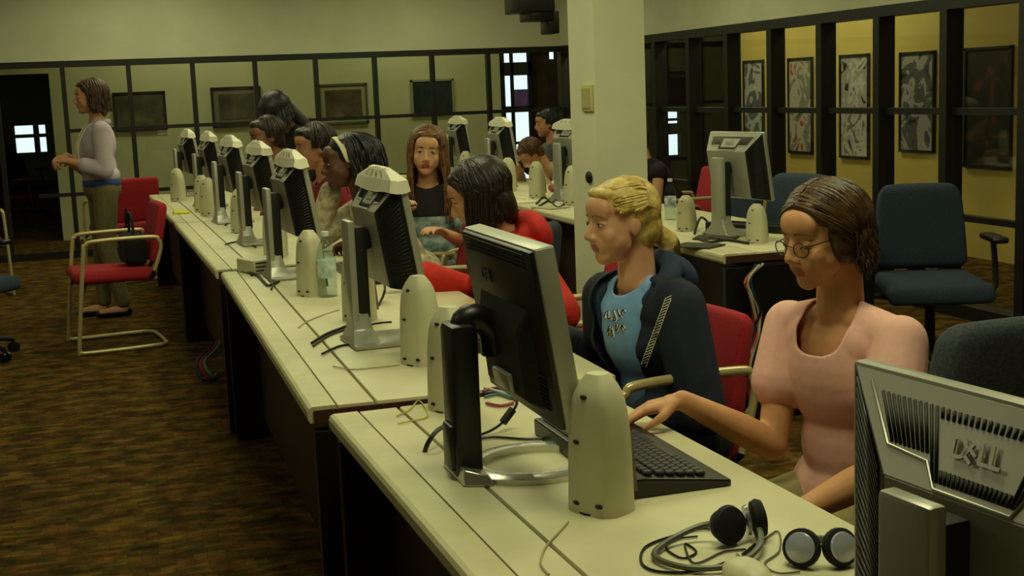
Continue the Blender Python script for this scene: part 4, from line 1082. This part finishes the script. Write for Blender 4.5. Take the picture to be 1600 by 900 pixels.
    for s in (1, -1):
        hj, kn, an, toe = hl[s]
        L = [('c', an-Z*.045-F*.02, .036*sc, toe-F*.02, .032*sc), ('c', toe-F*.03, .034*sc, toe+F*.02, .026*sc)]
        if pose == 'stand': L = [('c', an-Z*.055-F*.03, .030*sc, toe-F*.02-Z*.004, .028*sc), ('c', toe-F*.03, .030*sc, toe+F*.02, .022*sc)]
        sm = organic(L, .006, 2)
        for v in sm.vertices: v.co.z = max(v.co.z, .003)
        if pose == 'stand':
            bm = bmesh.new(); bm.from_mesh(sm); nd = [v for v in bm.verts if v.co.z > .042 and (v.co-toe).dot(F) < -.005 and (v.co-an).dot(F) > -.03]
            bmesh.ops.delete(bm, geom=nd, context='VERTS'); bm.to_mesh(sm); bm.free()
        mkobj('shoe', sm, [mat('shoe_leather_%d' % shoes[0], shoes, .35)], t)
    info = dict(t=t, M=M, k=k, hp=hp, E=E_, C=C_, M3=M3, N=N, U=U, F=F2, R=R2, H=H, C3=C, S=S, A=A_, T2=T2, sc=sc, vox=voxel, shirt=so, loc=loc0, body=ob, Ft=Ft, Rr=Rr, Fh=Fh, Uh=Uh, Rh=Rh, hcol=hcol)
    if hair: hair(info)
    if extras: extras(info)
    return info

def add_hair(I, prims, strands, colr, name='hair', smooth=3):
    """volume plus combed strands in one mesh"""
    me = organic(prims, max(I['vox'], .006), smooth)
    mb = MB(); mb.bm.from_mesh(me)
    for pts, r in strands: mb.tube(pts, r, seg=5, smooth=3, taper=r*.35)
    out = bpy.data.meshes.new(name); mb.bm.to_mesh(out); mb.bm.free()
    for p in out.polygons: p.use_smooth = True
    return mkobj(name, out, [colr], I['t'])
def strand_set(I, n, az0, az1, drop, seed, start=(0, -.02, .115), rad=(.086, .104, .096), cen=(0, -.018, .026), r=.0045, flare=.0, jit=.006, wave=.0, end_in=.0, grav=None):
    """strands run from the crown over the skull at azimuth az (0 = face, 90 = right) and then hang"""
    rnd = random.Random(seed); out = []; hp = I['hp']; k = I['k']
    for i in range(n):
        az = R(rnd.uniform(az0, az1)); s = rnd.uniform(.985, 1.05); L = drop(math.degrees(az))*rnd.uniform(.82, 1.05) if callable(drop) else drop*rnd.uniform(.82, 1.05)
        pts = []
        dx, dy = math.sin(az), math.cos(az)
        for th in (8, 32, 56, 78, 95):
            a = R(th); pts.append(Vector((cen[0]+rad[0]*s*math.sin(a)*dx+rnd.uniform(-jit, jit)*.5, cen[1]+rad[1]*s*math.sin(a)*dy, cen[2]+rad[2]*s*math.cos(a))))
        base = pts[-1]; ph = rnd.uniform(0, 6)
        W_ = [hp(*p) for p in pts]
        if L > .01:
            g = -I['Uh'] if grav is None else grav
            b = W_[-1]; outd = (I['Rh']*dx+I['Fh']*dy)
            m_ = 5
            for j in range(1, m_+1):
                f = j/m_
                W_.append(b+g*L*f*k+outd*(flare*f-end_in*f*f)*k+I['Rh']*math.sin(ph+f*7)*wave*k+Vector((rnd.uniform(-jit, jit), rnd.uniform(-jit, jit), 0))*f)
        out.append((W_, r*rnd.uniform(.7, 1.2)*k))
    return out
def cap_prims(I, fr=.0, big=1.0):
    E_ = I['E']
    return [E_((0, -.032, .036), (.082*big, .092*big, .088*big)), E_((0, -.008+fr, .062), (.075*big, .082*big, .060*big)), E_((0, -.055, -.02), (.070*big, .055*big, .070*big))]

def sweep(I, n, seed, sides=(-1, 1), f0=(-20, 50), ey=(-.9, .15), ez=(-.35, .05), rad=(.088, .106, .099), cen=(0, -.018, .026), drop=.05, part=.0, r=.0055, wave=.004, jit=.004, endin=.0, grav=None):
    """locks combed from a parting over the temples and ears, then hanging"""
    rnd = random.Random(seed); out = []; hp = I['hp']; k = I['k']
    for i in range(n):
        s = rnd.choice(sides); a = R(rnd.uniform(*f0)); u = rnd.random()
        d0 = Vector((part+s*.04, math.sin(a), math.cos(a))).normalized()
        d1 = Vector((s, ey[0]+(ey[1]-ey[0])*((math.degrees(a)-f0[0])/(f0[1]-f0[0])*.7+.3*u), rnd.uniform(*ez))).normalized()
        sc_ = rnd.uniform(.985, 1.04); pts = []
        for j in range(6):
            d = d0.lerp(d1, j/5).normalized(); pts.append(hp(cen[0]+rad[0]*d.x*sc_, cen[1]+rad[1]*d.y*sc_, cen[2]+rad[2]*d.z*sc_))
        L = (drop(u) if callable(drop) else drop)*rnd.uniform(.8, 1.1); g = -I['Uh'] if grav is None else grav; b = pts[-1]; ph = rnd.uniform(0, 6)
        outd = (I['Rh']*d1.x+I['Fh']*d1.y).normalized()
        for j in range(1, 5):
            f = j/4; pts.append(b+g*L*f*k-outd*endin*f*f*k+I['Rh']*math.sin(ph+f*6)*wave*k+Vector((rnd.uniform(-jit, jit), rnd.uniform(-jit, jit), 0))*f)
        out.append((pts, r*rnd.uniform(.7, 1.2)*k))
    return out
def stick(obj, root, px, py, lift=.003):
    """point on a garment surface under a photograph pixel (garment meshes live in their person's frame)"""
    o = CAMP-root.location; d = (_fw+_rt*((px-800)/FPX)+_up*((450-py)/FPX)).normalized()
    ok, loc, nrm, idx = obj.ray_cast(o, d)
    return loc-d*lift if ok else None
# ---- woman in pink: brown bob
def hair_bob(I):
    E_ = I['E']; C_ = I['C']
    pr = cap_prims(I, 0, 1.05)+[E_((.066, -.012, .0), (.024, .048, .062)), E_((-.066, -.012, .0), (.024, .048, .062)), E_((0, -.075, -.03), (.068, .045, .075)),
          E_((0, .044, .082), (.056, .030, .026)), E_((0, -.03, .10), (.06, .06, .025))]
    st = strand_set(I, 170, 95, 265, lambda a: .105, 3, rad=(.090, .110, .100), r=.0052, wave=.007, end_in=.022, jit=.007)
    st += sweep(I, 300, 5, f0=(-40, 52), ey=(-.75, .10), ez=(-.5, .0), rad=(.092, .108, .1015), drop=.075, wave=.007, jit=.006, r=.0046, endin=-.004, part=-.03)
    add_hair(I, pr, st, hair_mat('brown', (58, 38, 20), (92, 64, 32)))
def glasses(I):
    hp = I['hp']; k = I['k']; Mg = mat('glasses_metal', (60, 56, 50), .3, metal=.7)
    g = MB(); g.tube([hp(-.012, .101, .004), hp(0, .104, .008), hp(.012, .101, .004)], .0012*k, seg=5)
    for s in (-1, 1): g.tube([hp(s*.055, .088, .006), hp(s*.066, .04, .008), hp(s*.076, -.005, .006), hp(s*.077, -.02, -.008)], .0013*k, seg=5)
    go = g.done('glasses', Mg, I['t'])
    for s in (-1, 1):
        c = Vector((s*.034, .098, -.002)); pts = []
        for a in range(14):
            an = 2*PI*a/14; pts.append(hp(c.x+.0215*math.cos(an), c.y-.006*abs(math.cos(an))*(1 if s*math.cos(an) > 0 else 0), c.z+.0165*math.sin(an)))
        MB().tube(pts, .0013*k, seg=6, smooth=2, closed=True).done('lens_rim', Mg, go)
        mb = MB(); vs = [mb.bm.verts.new(p) for p in pts]; mb.bm.faces.new(vs); mb.done('lens', M_glass, go, smooth=False)
def pink_extra(I):
    glasses(I)
M_pink = mat('pink_jersey', (244, 186, 174), .85, var=.03, vscale=60, bump=.12, bscale=30)
person('woman in pink short sleeved shirt and thin glasses typing at the keyboard', 1.54, 2.42, 103, lean=7, yaw=-2, pitch=-10, roll=0, sc=.985, seat=.455, twist=4, hs=.93,
       rh=(1.155, 2.49, .800), rdir=(-.09, .045, -.022), rpole=(.1, -.25, -1), lh=(1.205, 2.12, .650), lpole=(.6, -.2, -1), ldir=(-.1, .06, -.03), rcurl=.55, lcurl=.4,
       skin=(212, 152, 106), lips=(164, 92, 76), shirt=M_pink, sleeve='short', pants=(150, 140, 92), hair=hair_bob, voxel=.004, closed=True, extras=pink_extra, breath=.078, browcol=(84, 56, 32), nr=.19)

# ---- blonde woman: navy hooded jacket over pale blue shirt
def hair_pony(I):
    E_ = I['E']; C_ = I['C']; hp = I['hp']
    pr = cap_prims(I, 0, 1.0)+[E_((0, -.088, -.02), (.050, .035, .055)), C_((0, -.105, -.035), .024, (0, -.145, -.075), .030), C_((0, -.145, -.075), .030, (.0, -.14, -.13), .016), E_((0, .052, .086), (.055, .028, .020))]
    st = []
    rnd = random.Random(11)
    for i in range(170):
        az = R(rnd.uniform(-100, 100)); s = rnd.uniform(.99, 1.03)
        a0 = R(rnd.uniform(44, 58)) if abs(az) < R(45) else R(rnd.uniform(60, 88))
        p0 = Vector((.083*s*math.sin(a0)*math.sin(az), -.012+.094*s*math.sin(a0)*math.cos(az), .032+.094*s*math.cos(a0)))
        side = 1 if p0.x > 0 else -1
        mid = Vector((p0.x*.95+side*.016, -.045, max(p0.z*.75+.02, .0)))
        e = Vector(mid); d = (mid-Vector((0, -.025, .03))); sc_ = 1/math.sqrt((d.x/.087)**2+(d.y/.098)**2+(d.z/.095)**2); mid = Vector((0, -.025, .03))+d*sc_
        st.append(([hp(*p0), hp(*(p0.lerp(mid, .5)*1.045)), hp(*mid), hp(mid.x*.6, -.098, mid.z*.45-.01), hp(0, -.118, -.04)], .0042*I['k']))
    ob = add_hair(I, pr, st, hair_mat('blonde', (176, 142, 66), (226, 200, 120)))
    mb = MB(); rnd = random.Random(4)
    for i in range(30):
        o = Vector((rnd.uniform(-.02, .02), rnd.uniform(-.02, .02), 0)); mb.tube([hp(0+o.x*.4, -.110, -.035), hp(o.x, -.148+o.y, -.065), hp(o.x*1.4, -.155+o.y, -.11), hp(o.x*1.2, -.145+o.y, -.16)], .005, seg=5, smooth=3, taper=.0015)
    mb.done('ponytail', hair_mat('darkblonde', (70, 52, 30), (110, 84, 48)), I['t'])
M_navy = mat('navy_jacket', (20, 28, 46), .8, var=.15, vscale=30, bump=.3, bscale=18)
M_skyb = mat('sky_blue_shirt', (122, 166, 220), .85, var=.05, vscale=30, bump=.1)
def blonde_extra(I):
    t = I['t']; N, U, F, Rv, C, H = I['N'], I['U'], I['F'], I['R'], I['C3'], I['H']; sc = I['sc']
    # jacket: open at the front, hood behind the neck
    i = .026
    L = [('e', H+U*.02, (.165*sc+i, .120*sc+i, .14), I['T2']), ('e', H+U*.14, (.128+i, .095+i, .16), I['T2']), ('e', C, (.142+i, .104+i, .16), I['T2']), ('e', C+U*.085, (.152+i, .085+i, .078+i*.5), I['T2']),
         ('e', C+F*.05, (.12+i, .06+i, .07), I['T2'])]
    for s in (1, -1):
        a, e, w_ = I['A'][s]
        L += [('c', a, .050+i*.6, e, .048+i*.5), ('c', e, .048+i*.5, e.lerp(w_, .9), .042), ('c', a-Rv*s*.02, .05+i*.4, N-U*.045, .055+i*.3)]
    me = organic(L, .006, 4)
    bm = bmesh.new(); bm.from_mesh(me); nd = []
    for v in bm.verts:
        rel = v.co-N; up = rel.dot(U); fw = (v.co-C).dot(F); la = rel.dot(Rv)
        if fw > .03 and abs(la-.0) < .035+.085*min(1, max(0, (up+.50)/.5)) and up > -.50: nd.append(v)
        elif abs(la) < .085 and up > -.015: nd.append(v)
    bmesh.ops.delete(bm, geom=nd, context='VERTS'); tidy(bm); bm.to_mesh(me); bm.free()
    jk = mkobj('jacket', me, [M_navy], t); q = jk.modifiers.new('s', 'SOLIDIFY'); q.thickness = .006; q.offset = 1
    # hood
    P_ = []
    for a in range(-110, 111, 22):
        an = R(180+a); d = Rv*math.sin(an)+F*math.cos(an)
        P_.append(N+d*.098-U*(.008+.03*max(0, math.cos(an)*1))-U*.045*(abs(a)/110)**2+U*.018*(1-abs(a)/110))
    L = [('c', p, .030, q_, .030) for p, q_ in zip(P_[:-1], P_[1:])]+[('e', N-F*.115-U*.045, (.10, .04, .065), I['T2'])]
    mkobj('hood', organic(L, .006, 4), [mat('hood_blue', (34, 50, 78), .85, bump=.2, bscale=25)], t)
    # two rows of white stitched piping slanting down the near sleeve
    mb = MB()
    for off in (0, 9):
        last = None
        for j in range(30):
            f = j/29; q_ = stick(jk, t, 1040+off-40*f, 466+108*f, .0015)
            if q_ is not None and last is not None and (q_-last).length < .03: mb.tube([last, q_], .0011, seg=5, smooth=0)
            last = q_
    for j in range(24):
        f = j/23; a_ = stick(jk, t, 1040-40*f, 466+108*f, .0015); b_ = stick(jk, t, 1049-40*f, 462+108*f, .0015)
        if a_ is not None and b_ is not None and (a_-b_).length < .04: mb.tube([a_, b_], .0012, seg=5, smooth=0)
    mb.done('white_piping', M_paper, t, smooth=False)
    # unreadable printed lettering: dark brush strokes with pale edges
    rnd = random.Random(5); mb = MB(); mw = MB(); so = I['shirt']
    for row, (x0_, y0_, n_) in enumerate(((938, 497, 6), (936, 522, 6))):
        for j in range(n_):
            cx = x0_+j*7.2; cy = y0_-j*2.0; h_ = rnd.uniform(7, 11)
            shp = [(rnd.uniform(-3, 3), rnd.uniform(-h_, h_)) for _ in range(4)]
            for m_, dx, lf in ((mb, 0, .003), (mw, 1.6, .002)):
                P_ = [stick(so, t, cx+sx+dx, cy+sy+dx*.5, lf) for sx, sy in shp]
                P_ = [p for p in P_ if p is not None]
                if len(P_) > 2 and max((p-P_[0]).length for p in P_) < .06: m_.tube(P_, .0024 if m_ is mb else .0022, seg=5, smooth=3)
    if len(mb.bm.verts): mb.done('shirt_print', mat('print_ink', (16, 20, 30), .7), t); mw.done('shirt_print_edge', M_paper, t)
person('blonde woman with ponytail in an open navy jacket over pale blue printed shirt', 1.44, 3.18, 96, lean=12, yaw=2, pitch=-4, sc=1.0, seat=.425, twist=8, hs=.96,
       rh=(1.16, 3.50, .79), lh=(1.28, 3.14, .60), lpole=(.5, -.9, -.5), ldir=(-.1, .02, -.03), skin=(212, 156, 120), lips=(166, 92, 80), shirt=M_skyb, sleeve='short', pants=(54, 84, 92),
       hair=hair_pony, voxel=.0045, closed=False, extras=blonde_extra, breath=.04, browcol=(120, 88, 48), neck=.080)

# ---- woman in the red coat, long dark hair
def long_hair(colname, c1, c2, dropf, n=170, az=(50, 310), flare=.0, face=None, big=1.03, r=.006, seed=8, forward=None, back=True, sw=0, swd=.2):
    def fn(I):
        E_ = I['E']; pr = cap_prims(I, 0, big)+[E_((0, -.07, -.04), (.078, .045, .10)), E_((.070, -.02, -.02), (.020, .045, .075)), E_((-.070, -.02, -.02), (.020, .045, .075)), E_((0, .05, .088), (.052, .03, .020))]
        g = Vector((0, 0, -1))
        N, U, F = I['N'], I['U'], I['F']
        if back: pr.append(('c', I['hp'](0, -.085, -.03), .060*I['k'], N-F*.09-U*.06, .055))
        if back: pr.append(('c', N-F*.09-U*.06, .055, N-F*.13-U*.16, .03))
        st = strand_set(I, n, az[0], az[1], dropf, seed, rad=(.090, .108, .098), r=r, wave=.005, flare=flare, jit=.006, grav=g)
        if sw: st += sweep(I, sw, seed+1, rad=(.091, .108, .1005), drop=swd, grav=g, r=r*.85, f0=(-30, 50), ey=(-.6, .2), ez=(-.2, .0))
        add_hair(I, pr, st, hair_mat(colname, c1, c2))
    return fn
M_redc = mat('red_coat', (196, 34, 20), .8, var=.12, vscale=25, bump=.25, bscale=20)
def red_extra(I):
    t = I['t']; N, U, F, Rv = I['N'], I['U'], I['F'], I['R']
    P_ = []
    for a in range(-120, 121, 20):
        an = R(180+a); d = Rv*math.sin(an)+F*math.cos(an); P_.append(N+d*.088-U*(.015+.05*(abs(a)/120)**2))
    L = [('c', p, .026, q_, .026) for p, q_ in zip(P_[:-1], P_[1:])]
    L.append(('e', N-F*.105-U*.05, (.125, .06, .085), I['T2']))
    mkobj('coat_collar', organic(L, .007, 3), [M_redc], t)
    for s in (1, -1):
        a, e, w_ = I['A'][s]; MB().cyl(e.lerp(w_, .90), e.lerp(w_, .97), .038, .036, 18).done('cuff_band', mat('navy_band', (24, 30, 60), .8), t)
person('woman in a red coat with long dark hair bent over the desk', 1.50, 4.33, 92, lean=21, yaw=-20, pitch=-22, sc=1.0, seat=.45,
       rh=(1.13, 4.70, .80), rpole=(.2, .6, -.8), lh=(1.18, 4.02, .795), lpole=(.4, -.8, -.6), ldir=(-.1, .03, -.03), skin=(200, 142, 106), shirt=M_redc, sleeve='long', shirt_inf=.026, pants=(30, 34, 46),
       hair=long_hair('black_brown', (20, 13, 8), (38, 26, 16), lambda a: .14 if 110 < a < 250 else .26, n=240, az=(58, 302), big=1.12, r=.007, back=False, sw=160, swd=.24), voxel=.006, extras=red_extra)
# ---- long haired woman facing the camera
M_blk = mat('dark_top', (30, 24, 26), .85, var=.2, vscale=30)
def lh_extra(I):
    me = I['shirt'].data; me.materials.append(mat('pale_teal_print', (190, 205, 205), .8, rgb2=(90, 130, 130), vscale=22))
    for p in me.polygons:
        if p.center.z < .86: p.material_index = 1
person('long brown haired woman sitting sideways, face toward the camera', 1.60, 6.40, 162, lean=6, yaw=0, pitch=-4, roll=-6, sc=1.02, seat=.46, rh=(1.36, 6.10, .90), lh=(1.58, 6.04, .80),
       skin=(218, 166, 128), lips=(176, 84, 72), shirt=M_blk, sleeve='short', pants=(60, 70, 90),
       hair=long_hair('long_brown', (84, 54, 28), (140, 98, 56), lambda a: .34, n=220, az=(48, 312), flare=.015, r=.006, seed=21, sw=200, swd=.33), voxel=.006, extras=lh_extra)
# ---- woman with the cream headband, patterned cream sweater
M_swe = mat('cream_patterned_knit', (206, 196, 160), .9, rgb2=(150, 136, 112), vscale=34, bump=.3, bscale=60)
def hair_puff(I):
    E_ = I['E']; pr = cap_prims(I, -.012, 1.05)+[E_((0, -.10, -.0), (.088, .075, .098)), E_((0, -.105, -.09), (.075, .055, .09)), E_((0, -.11, -.16), (.055, .045, .06))]
    st = strand_set(I, 120, 80, 280, .16, 12, rad=(.094, .15, .100), cen=(0, -.03, .02), r=.007, wave=.008)
    add_hair(I, pr, st, hair_mat('black', (14, 12, 13), (30, 26, 28)))
    hp = I['hp']; k = I['k']
    pts = [(-.079, -.002, -.01), (-.086, .006, .035), (-.074, .014, .075), (-.042, .022, .108), (0, .026, .122), (.042, .022, .108), (.074, .014, .075), (.086, .006, .035), (.079, -.002, -.01)]
    mb = MB(); secs = []
    for i, p in enumerate(pts):
        p = Vector(p); c = Vector((0, 0, .02)); o = (p-c).normalized(); 
        secs.append([hp(*(p+Vector((0, -.015, 0))-o*.004)), hp(*(p+Vector((0, .015, 0))-o*.006)), hp(*(p+Vector((0, .014, 0))+o*.004)), hp(*(p+Vector((0, -.014, 0))+o*.005))])
    mb.loft(secs); mb.done('headband', mat('cream_headband', (222, 214, 180), .8), I['t'], sub=1)
person('dark skinned woman with a cream headband resting her cheek on her hand', 1.42, 5.97, 82, lean=30, side=0, yaw=10, pitch=-8, roll=6, sc=1.04, seat=.50, rh=(1.06, 6.10, 1.04), rdir=(.01, -.03, .1), rpole=(-.3, .3, -1), lh=(1.12, 5.88, .80), lpole=(.3, -.7, -.5), ldir=(-.06, .08, 0), lcurl=.8,
       skin=(92, 56, 38), lips=(104, 54, 46), shirt=M_swe, sleeve='long', shirt_inf=.020, pants=(40, 46, 66), hair=hair_puff, voxel=.006, nr=.085)
# ---- short haired man in the dark red shirt
def hair_short(colname, c1, c2, n=110):
    def fn(I):
        E_ = I['E']; pr = cap_prims(I, 0, 1.0)+[E_((.068, -.02, .01), (.014, .035, .036)), E_((-.068, -.02, .01), (.014, .035, .036)), E_((0, .055, .084), (.052, .034, .026))]
        st = strand_set(I, n, 62, 298, .012, 14, rad=(.086, .102, .097), r=.006, jit=.005)+sweep(I, 70, 15, rad=(.084, .100, .096), drop=.0, f0=(-30, 55), ez=(.15, .4))
        add_hair(I, pr, st, hair_mat(colname, c1, c2))
    return fn
person('short haired man in a dark red shirt looking at his screen', 1.33, 7.08, 92, lean=15, yaw=4, pitch=-6, sc=1.07, seat=.46, skin=(180, 126, 94), lips=(134, 84, 68), rh=(1.14, 7.30, .80), lh=(1.14, 6.86, .80), female=False,
       shirt=mat('dark_red_shirt', (126, 16, 30), .85, var=.1, vscale=30, bump=.2), sleeve='long', shirt_inf=.016, hair=hair_short('dark_short', (26, 22, 16), (48, 42, 30)), voxel=.007)
# ---- two more at the far end
person('dark skinned person in a dark top at the far end, behind the paper covers', 1.26, 8.55, 92, lean=14, yaw=14, pitch=-8, sc=1.09, seat=.47, skin=(128, 84, 60), lips=(120, 66, 52), rh=(1.12, 8.8, .80), lh=(1.12, 8.3, .80),
       shirt=mat('olive_dark_shirt', (50, 54, 44), .85), shirt_inf=.016, hair=hair_short('dark_curly', (26, 20, 15), (52, 42, 30)), voxel=.008, female=False)
person('person with big dark hair bending down behind the front row', 1.60, 9.35, 100, pose='stand', lean=34, yaw=12, pitch=-42, sc=.98, skin=(134, 78, 50), lips=(110, 60, 50), rh=(1.22, 9.7, .80), lh=(1.30, 9.05, .82),
       shirt=mat('black_shirt', (18, 17, 20), .85), shirt_inf=.018, pants=(24, 26, 34), hair=long_hair('big_black', (12, 10, 12), (26, 22, 24), lambda a: .14, n=200, az=(60, 300), flare=.05, big=1.28, r=.010, seed=31), voxel=.008)
# ---- beyond the second row
person('dark haired person before the bright glass door, face turned left', 3.95, 10.9, 92, lean=12, yaw=0, pitch=-4, sc=1.0, skin=(196, 138, 104), rh=(3.5, 10.8, .85), lh=(3.6, 10.4, .85),
       shirt=mat('grey_shirt', (90, 92, 90), .85), hair=hair_short('dark_green', (18, 24, 20), (34, 40, 34)), voxel=.008)
person('brown haired person bowed low over the second row, face down', 3.70, 9.75, 95, lean=46, yaw=0, pitch=-45, sc=.98, seat=.46, skin=(196, 140, 104), rh=(3.22, 9.9, .80), lh=(3.25, 9.5, .80),
       shirt=mat('tan_shirt', (170, 140, 100), .85), hair=hair_short('mid_brown', (66, 40, 22), (104, 70, 40)), voxel=.008)
def strap_top(I): pass
person('bare armed person in a dark sleeveless top, half hidden by the pillar', 3.90, 8.40, 92, lean=34, yaw=0, pitch=-8, sc=1.02, seat=.46, skin=(204, 152, 114), rh=(3.35, 8.6, .80), lh=(3.86, 8.22, .62), lpole=(.1, -.2, -1),
       shirt=mat('plum_black_top', (30, 20, 30), .85), sleeve='none', hair=hair_short('dark_brown2', (40, 26, 18), (64, 44, 28)), voxel=.007)
for x, y, rz, lb in [(3.95, 10.9, 90, 'red armchair under the person before the bright glass door'), (3.72, 9.75, 90, 'red armchair under the bowed brown haired person on the second row'), (3.90, 8.40, 90, 'red armchair behind the pillar under the bare armed person')]:
    dup(ch, (x, y, 0), R(rz), lb)
# ---- standing woman
def hair_shoulder(I):
    E_ = I['E']; pr = cap_prims(I, 0, 1.06)+[E_((0, -.075, -.05), (.076, .045, .09)), E_((.070, -.02, -.03), (.022, .046, .08)), E_((-.070, -.02, -.03), (.022, .046, .08)), E_((0, .052, .088), (.055, .03, .022))]
    st = sweep(I, 140, 19, f0=(-30, 50), ey=(-.6, .2), ez=(-.2, .0), rad=(.092, .110, .101), drop=.12, grav=Vector((0, 0, -1)))
    st += strand_set(I, 130, 70, 290, .12, 18, rad=(.092, .112, .101), r=.0065, wave=.004, end_in=-.01, grav=Vector((0, 0, -1)))
    add_hair(I, pr, st, hair_mat('auburn', (54, 32, 20), (88, 56, 34)))
M_lav = mat('pale_lavender_shirt', (198, 182, 196), .85, var=.05, vscale=12, bump=.3, bscale=16)
def stand_extra(I):
    t = I['t']; N, U, F, Rv, H, C = I['N'], I['U'], I['F'], I['R'], I['H'], I['C3']
    # blue undershirt showing below the hem, lanyard, bunched keys
    L = [('e', H+U*.035, (.170, .130, .085), I['T2'])]
    mkobj('blue_undershirt', organic(L, .007, 2), [mat('royal_blue_cloth', (44, 74, 130), .85)], t)
    mb = MB()
    for s in (1, -1): mb.tube([N+Rv*s*.055-F*.02-U*.0, N+Rv*s*.055+F*.075-U*.05, C+Rv*s*.03+F*.137-U*.0, C+F*.14-U*.12], .005, seg=6, smooth=4)
    mb.done('lanyard', M_paper, t)
    a = N-U*.02
    L = [('c', a+Rv*.062+F*.02, .020, a+Rv*.03+F*.095-U*.09, .014), ('c', a-Rv*.062+F*.02, .020, a-Rv*.03+F*.095-U*.09, .014), ('c', a+Rv*.06+F*.02, .02, a+Rv*.045-F*.07, .02), ('c', a-Rv*.06+F*.02, .02, a-Rv*.045-F*.07, .02), ('c', a+Rv*.045-F*.07, .02, a-Rv*.045-F*.07, .02)]
    mkobj('shirt_collar', organic(L, .006, 2), [M_lav], t)
person('standing woman in a pale lavender shirt and khaki trousers, hands joined, by the corridor windows', .06, 9.55, 100, pose='stand', lean=0, yaw=-6, pitch=-2, sc=1.0, rh=tuple(at(104, 243, y=9.5)), lh=tuple(at(108, 252, y=9.38)), rpole=(.2, .5, -1), lpole=(.4, -.3, -1), rdir=(-.08, -.08, -.02), ldir=(-.08, .07, .0), rcurl=.9, lcurl=.9,
       skin=(206, 150, 112), shirt=M_lav, sleeve='three', shirt_inf=.018, pants=(112, 104, 68), hair=hair_shoulder, voxel=.005, extras=stand_extra, breath=.08, hang=0)
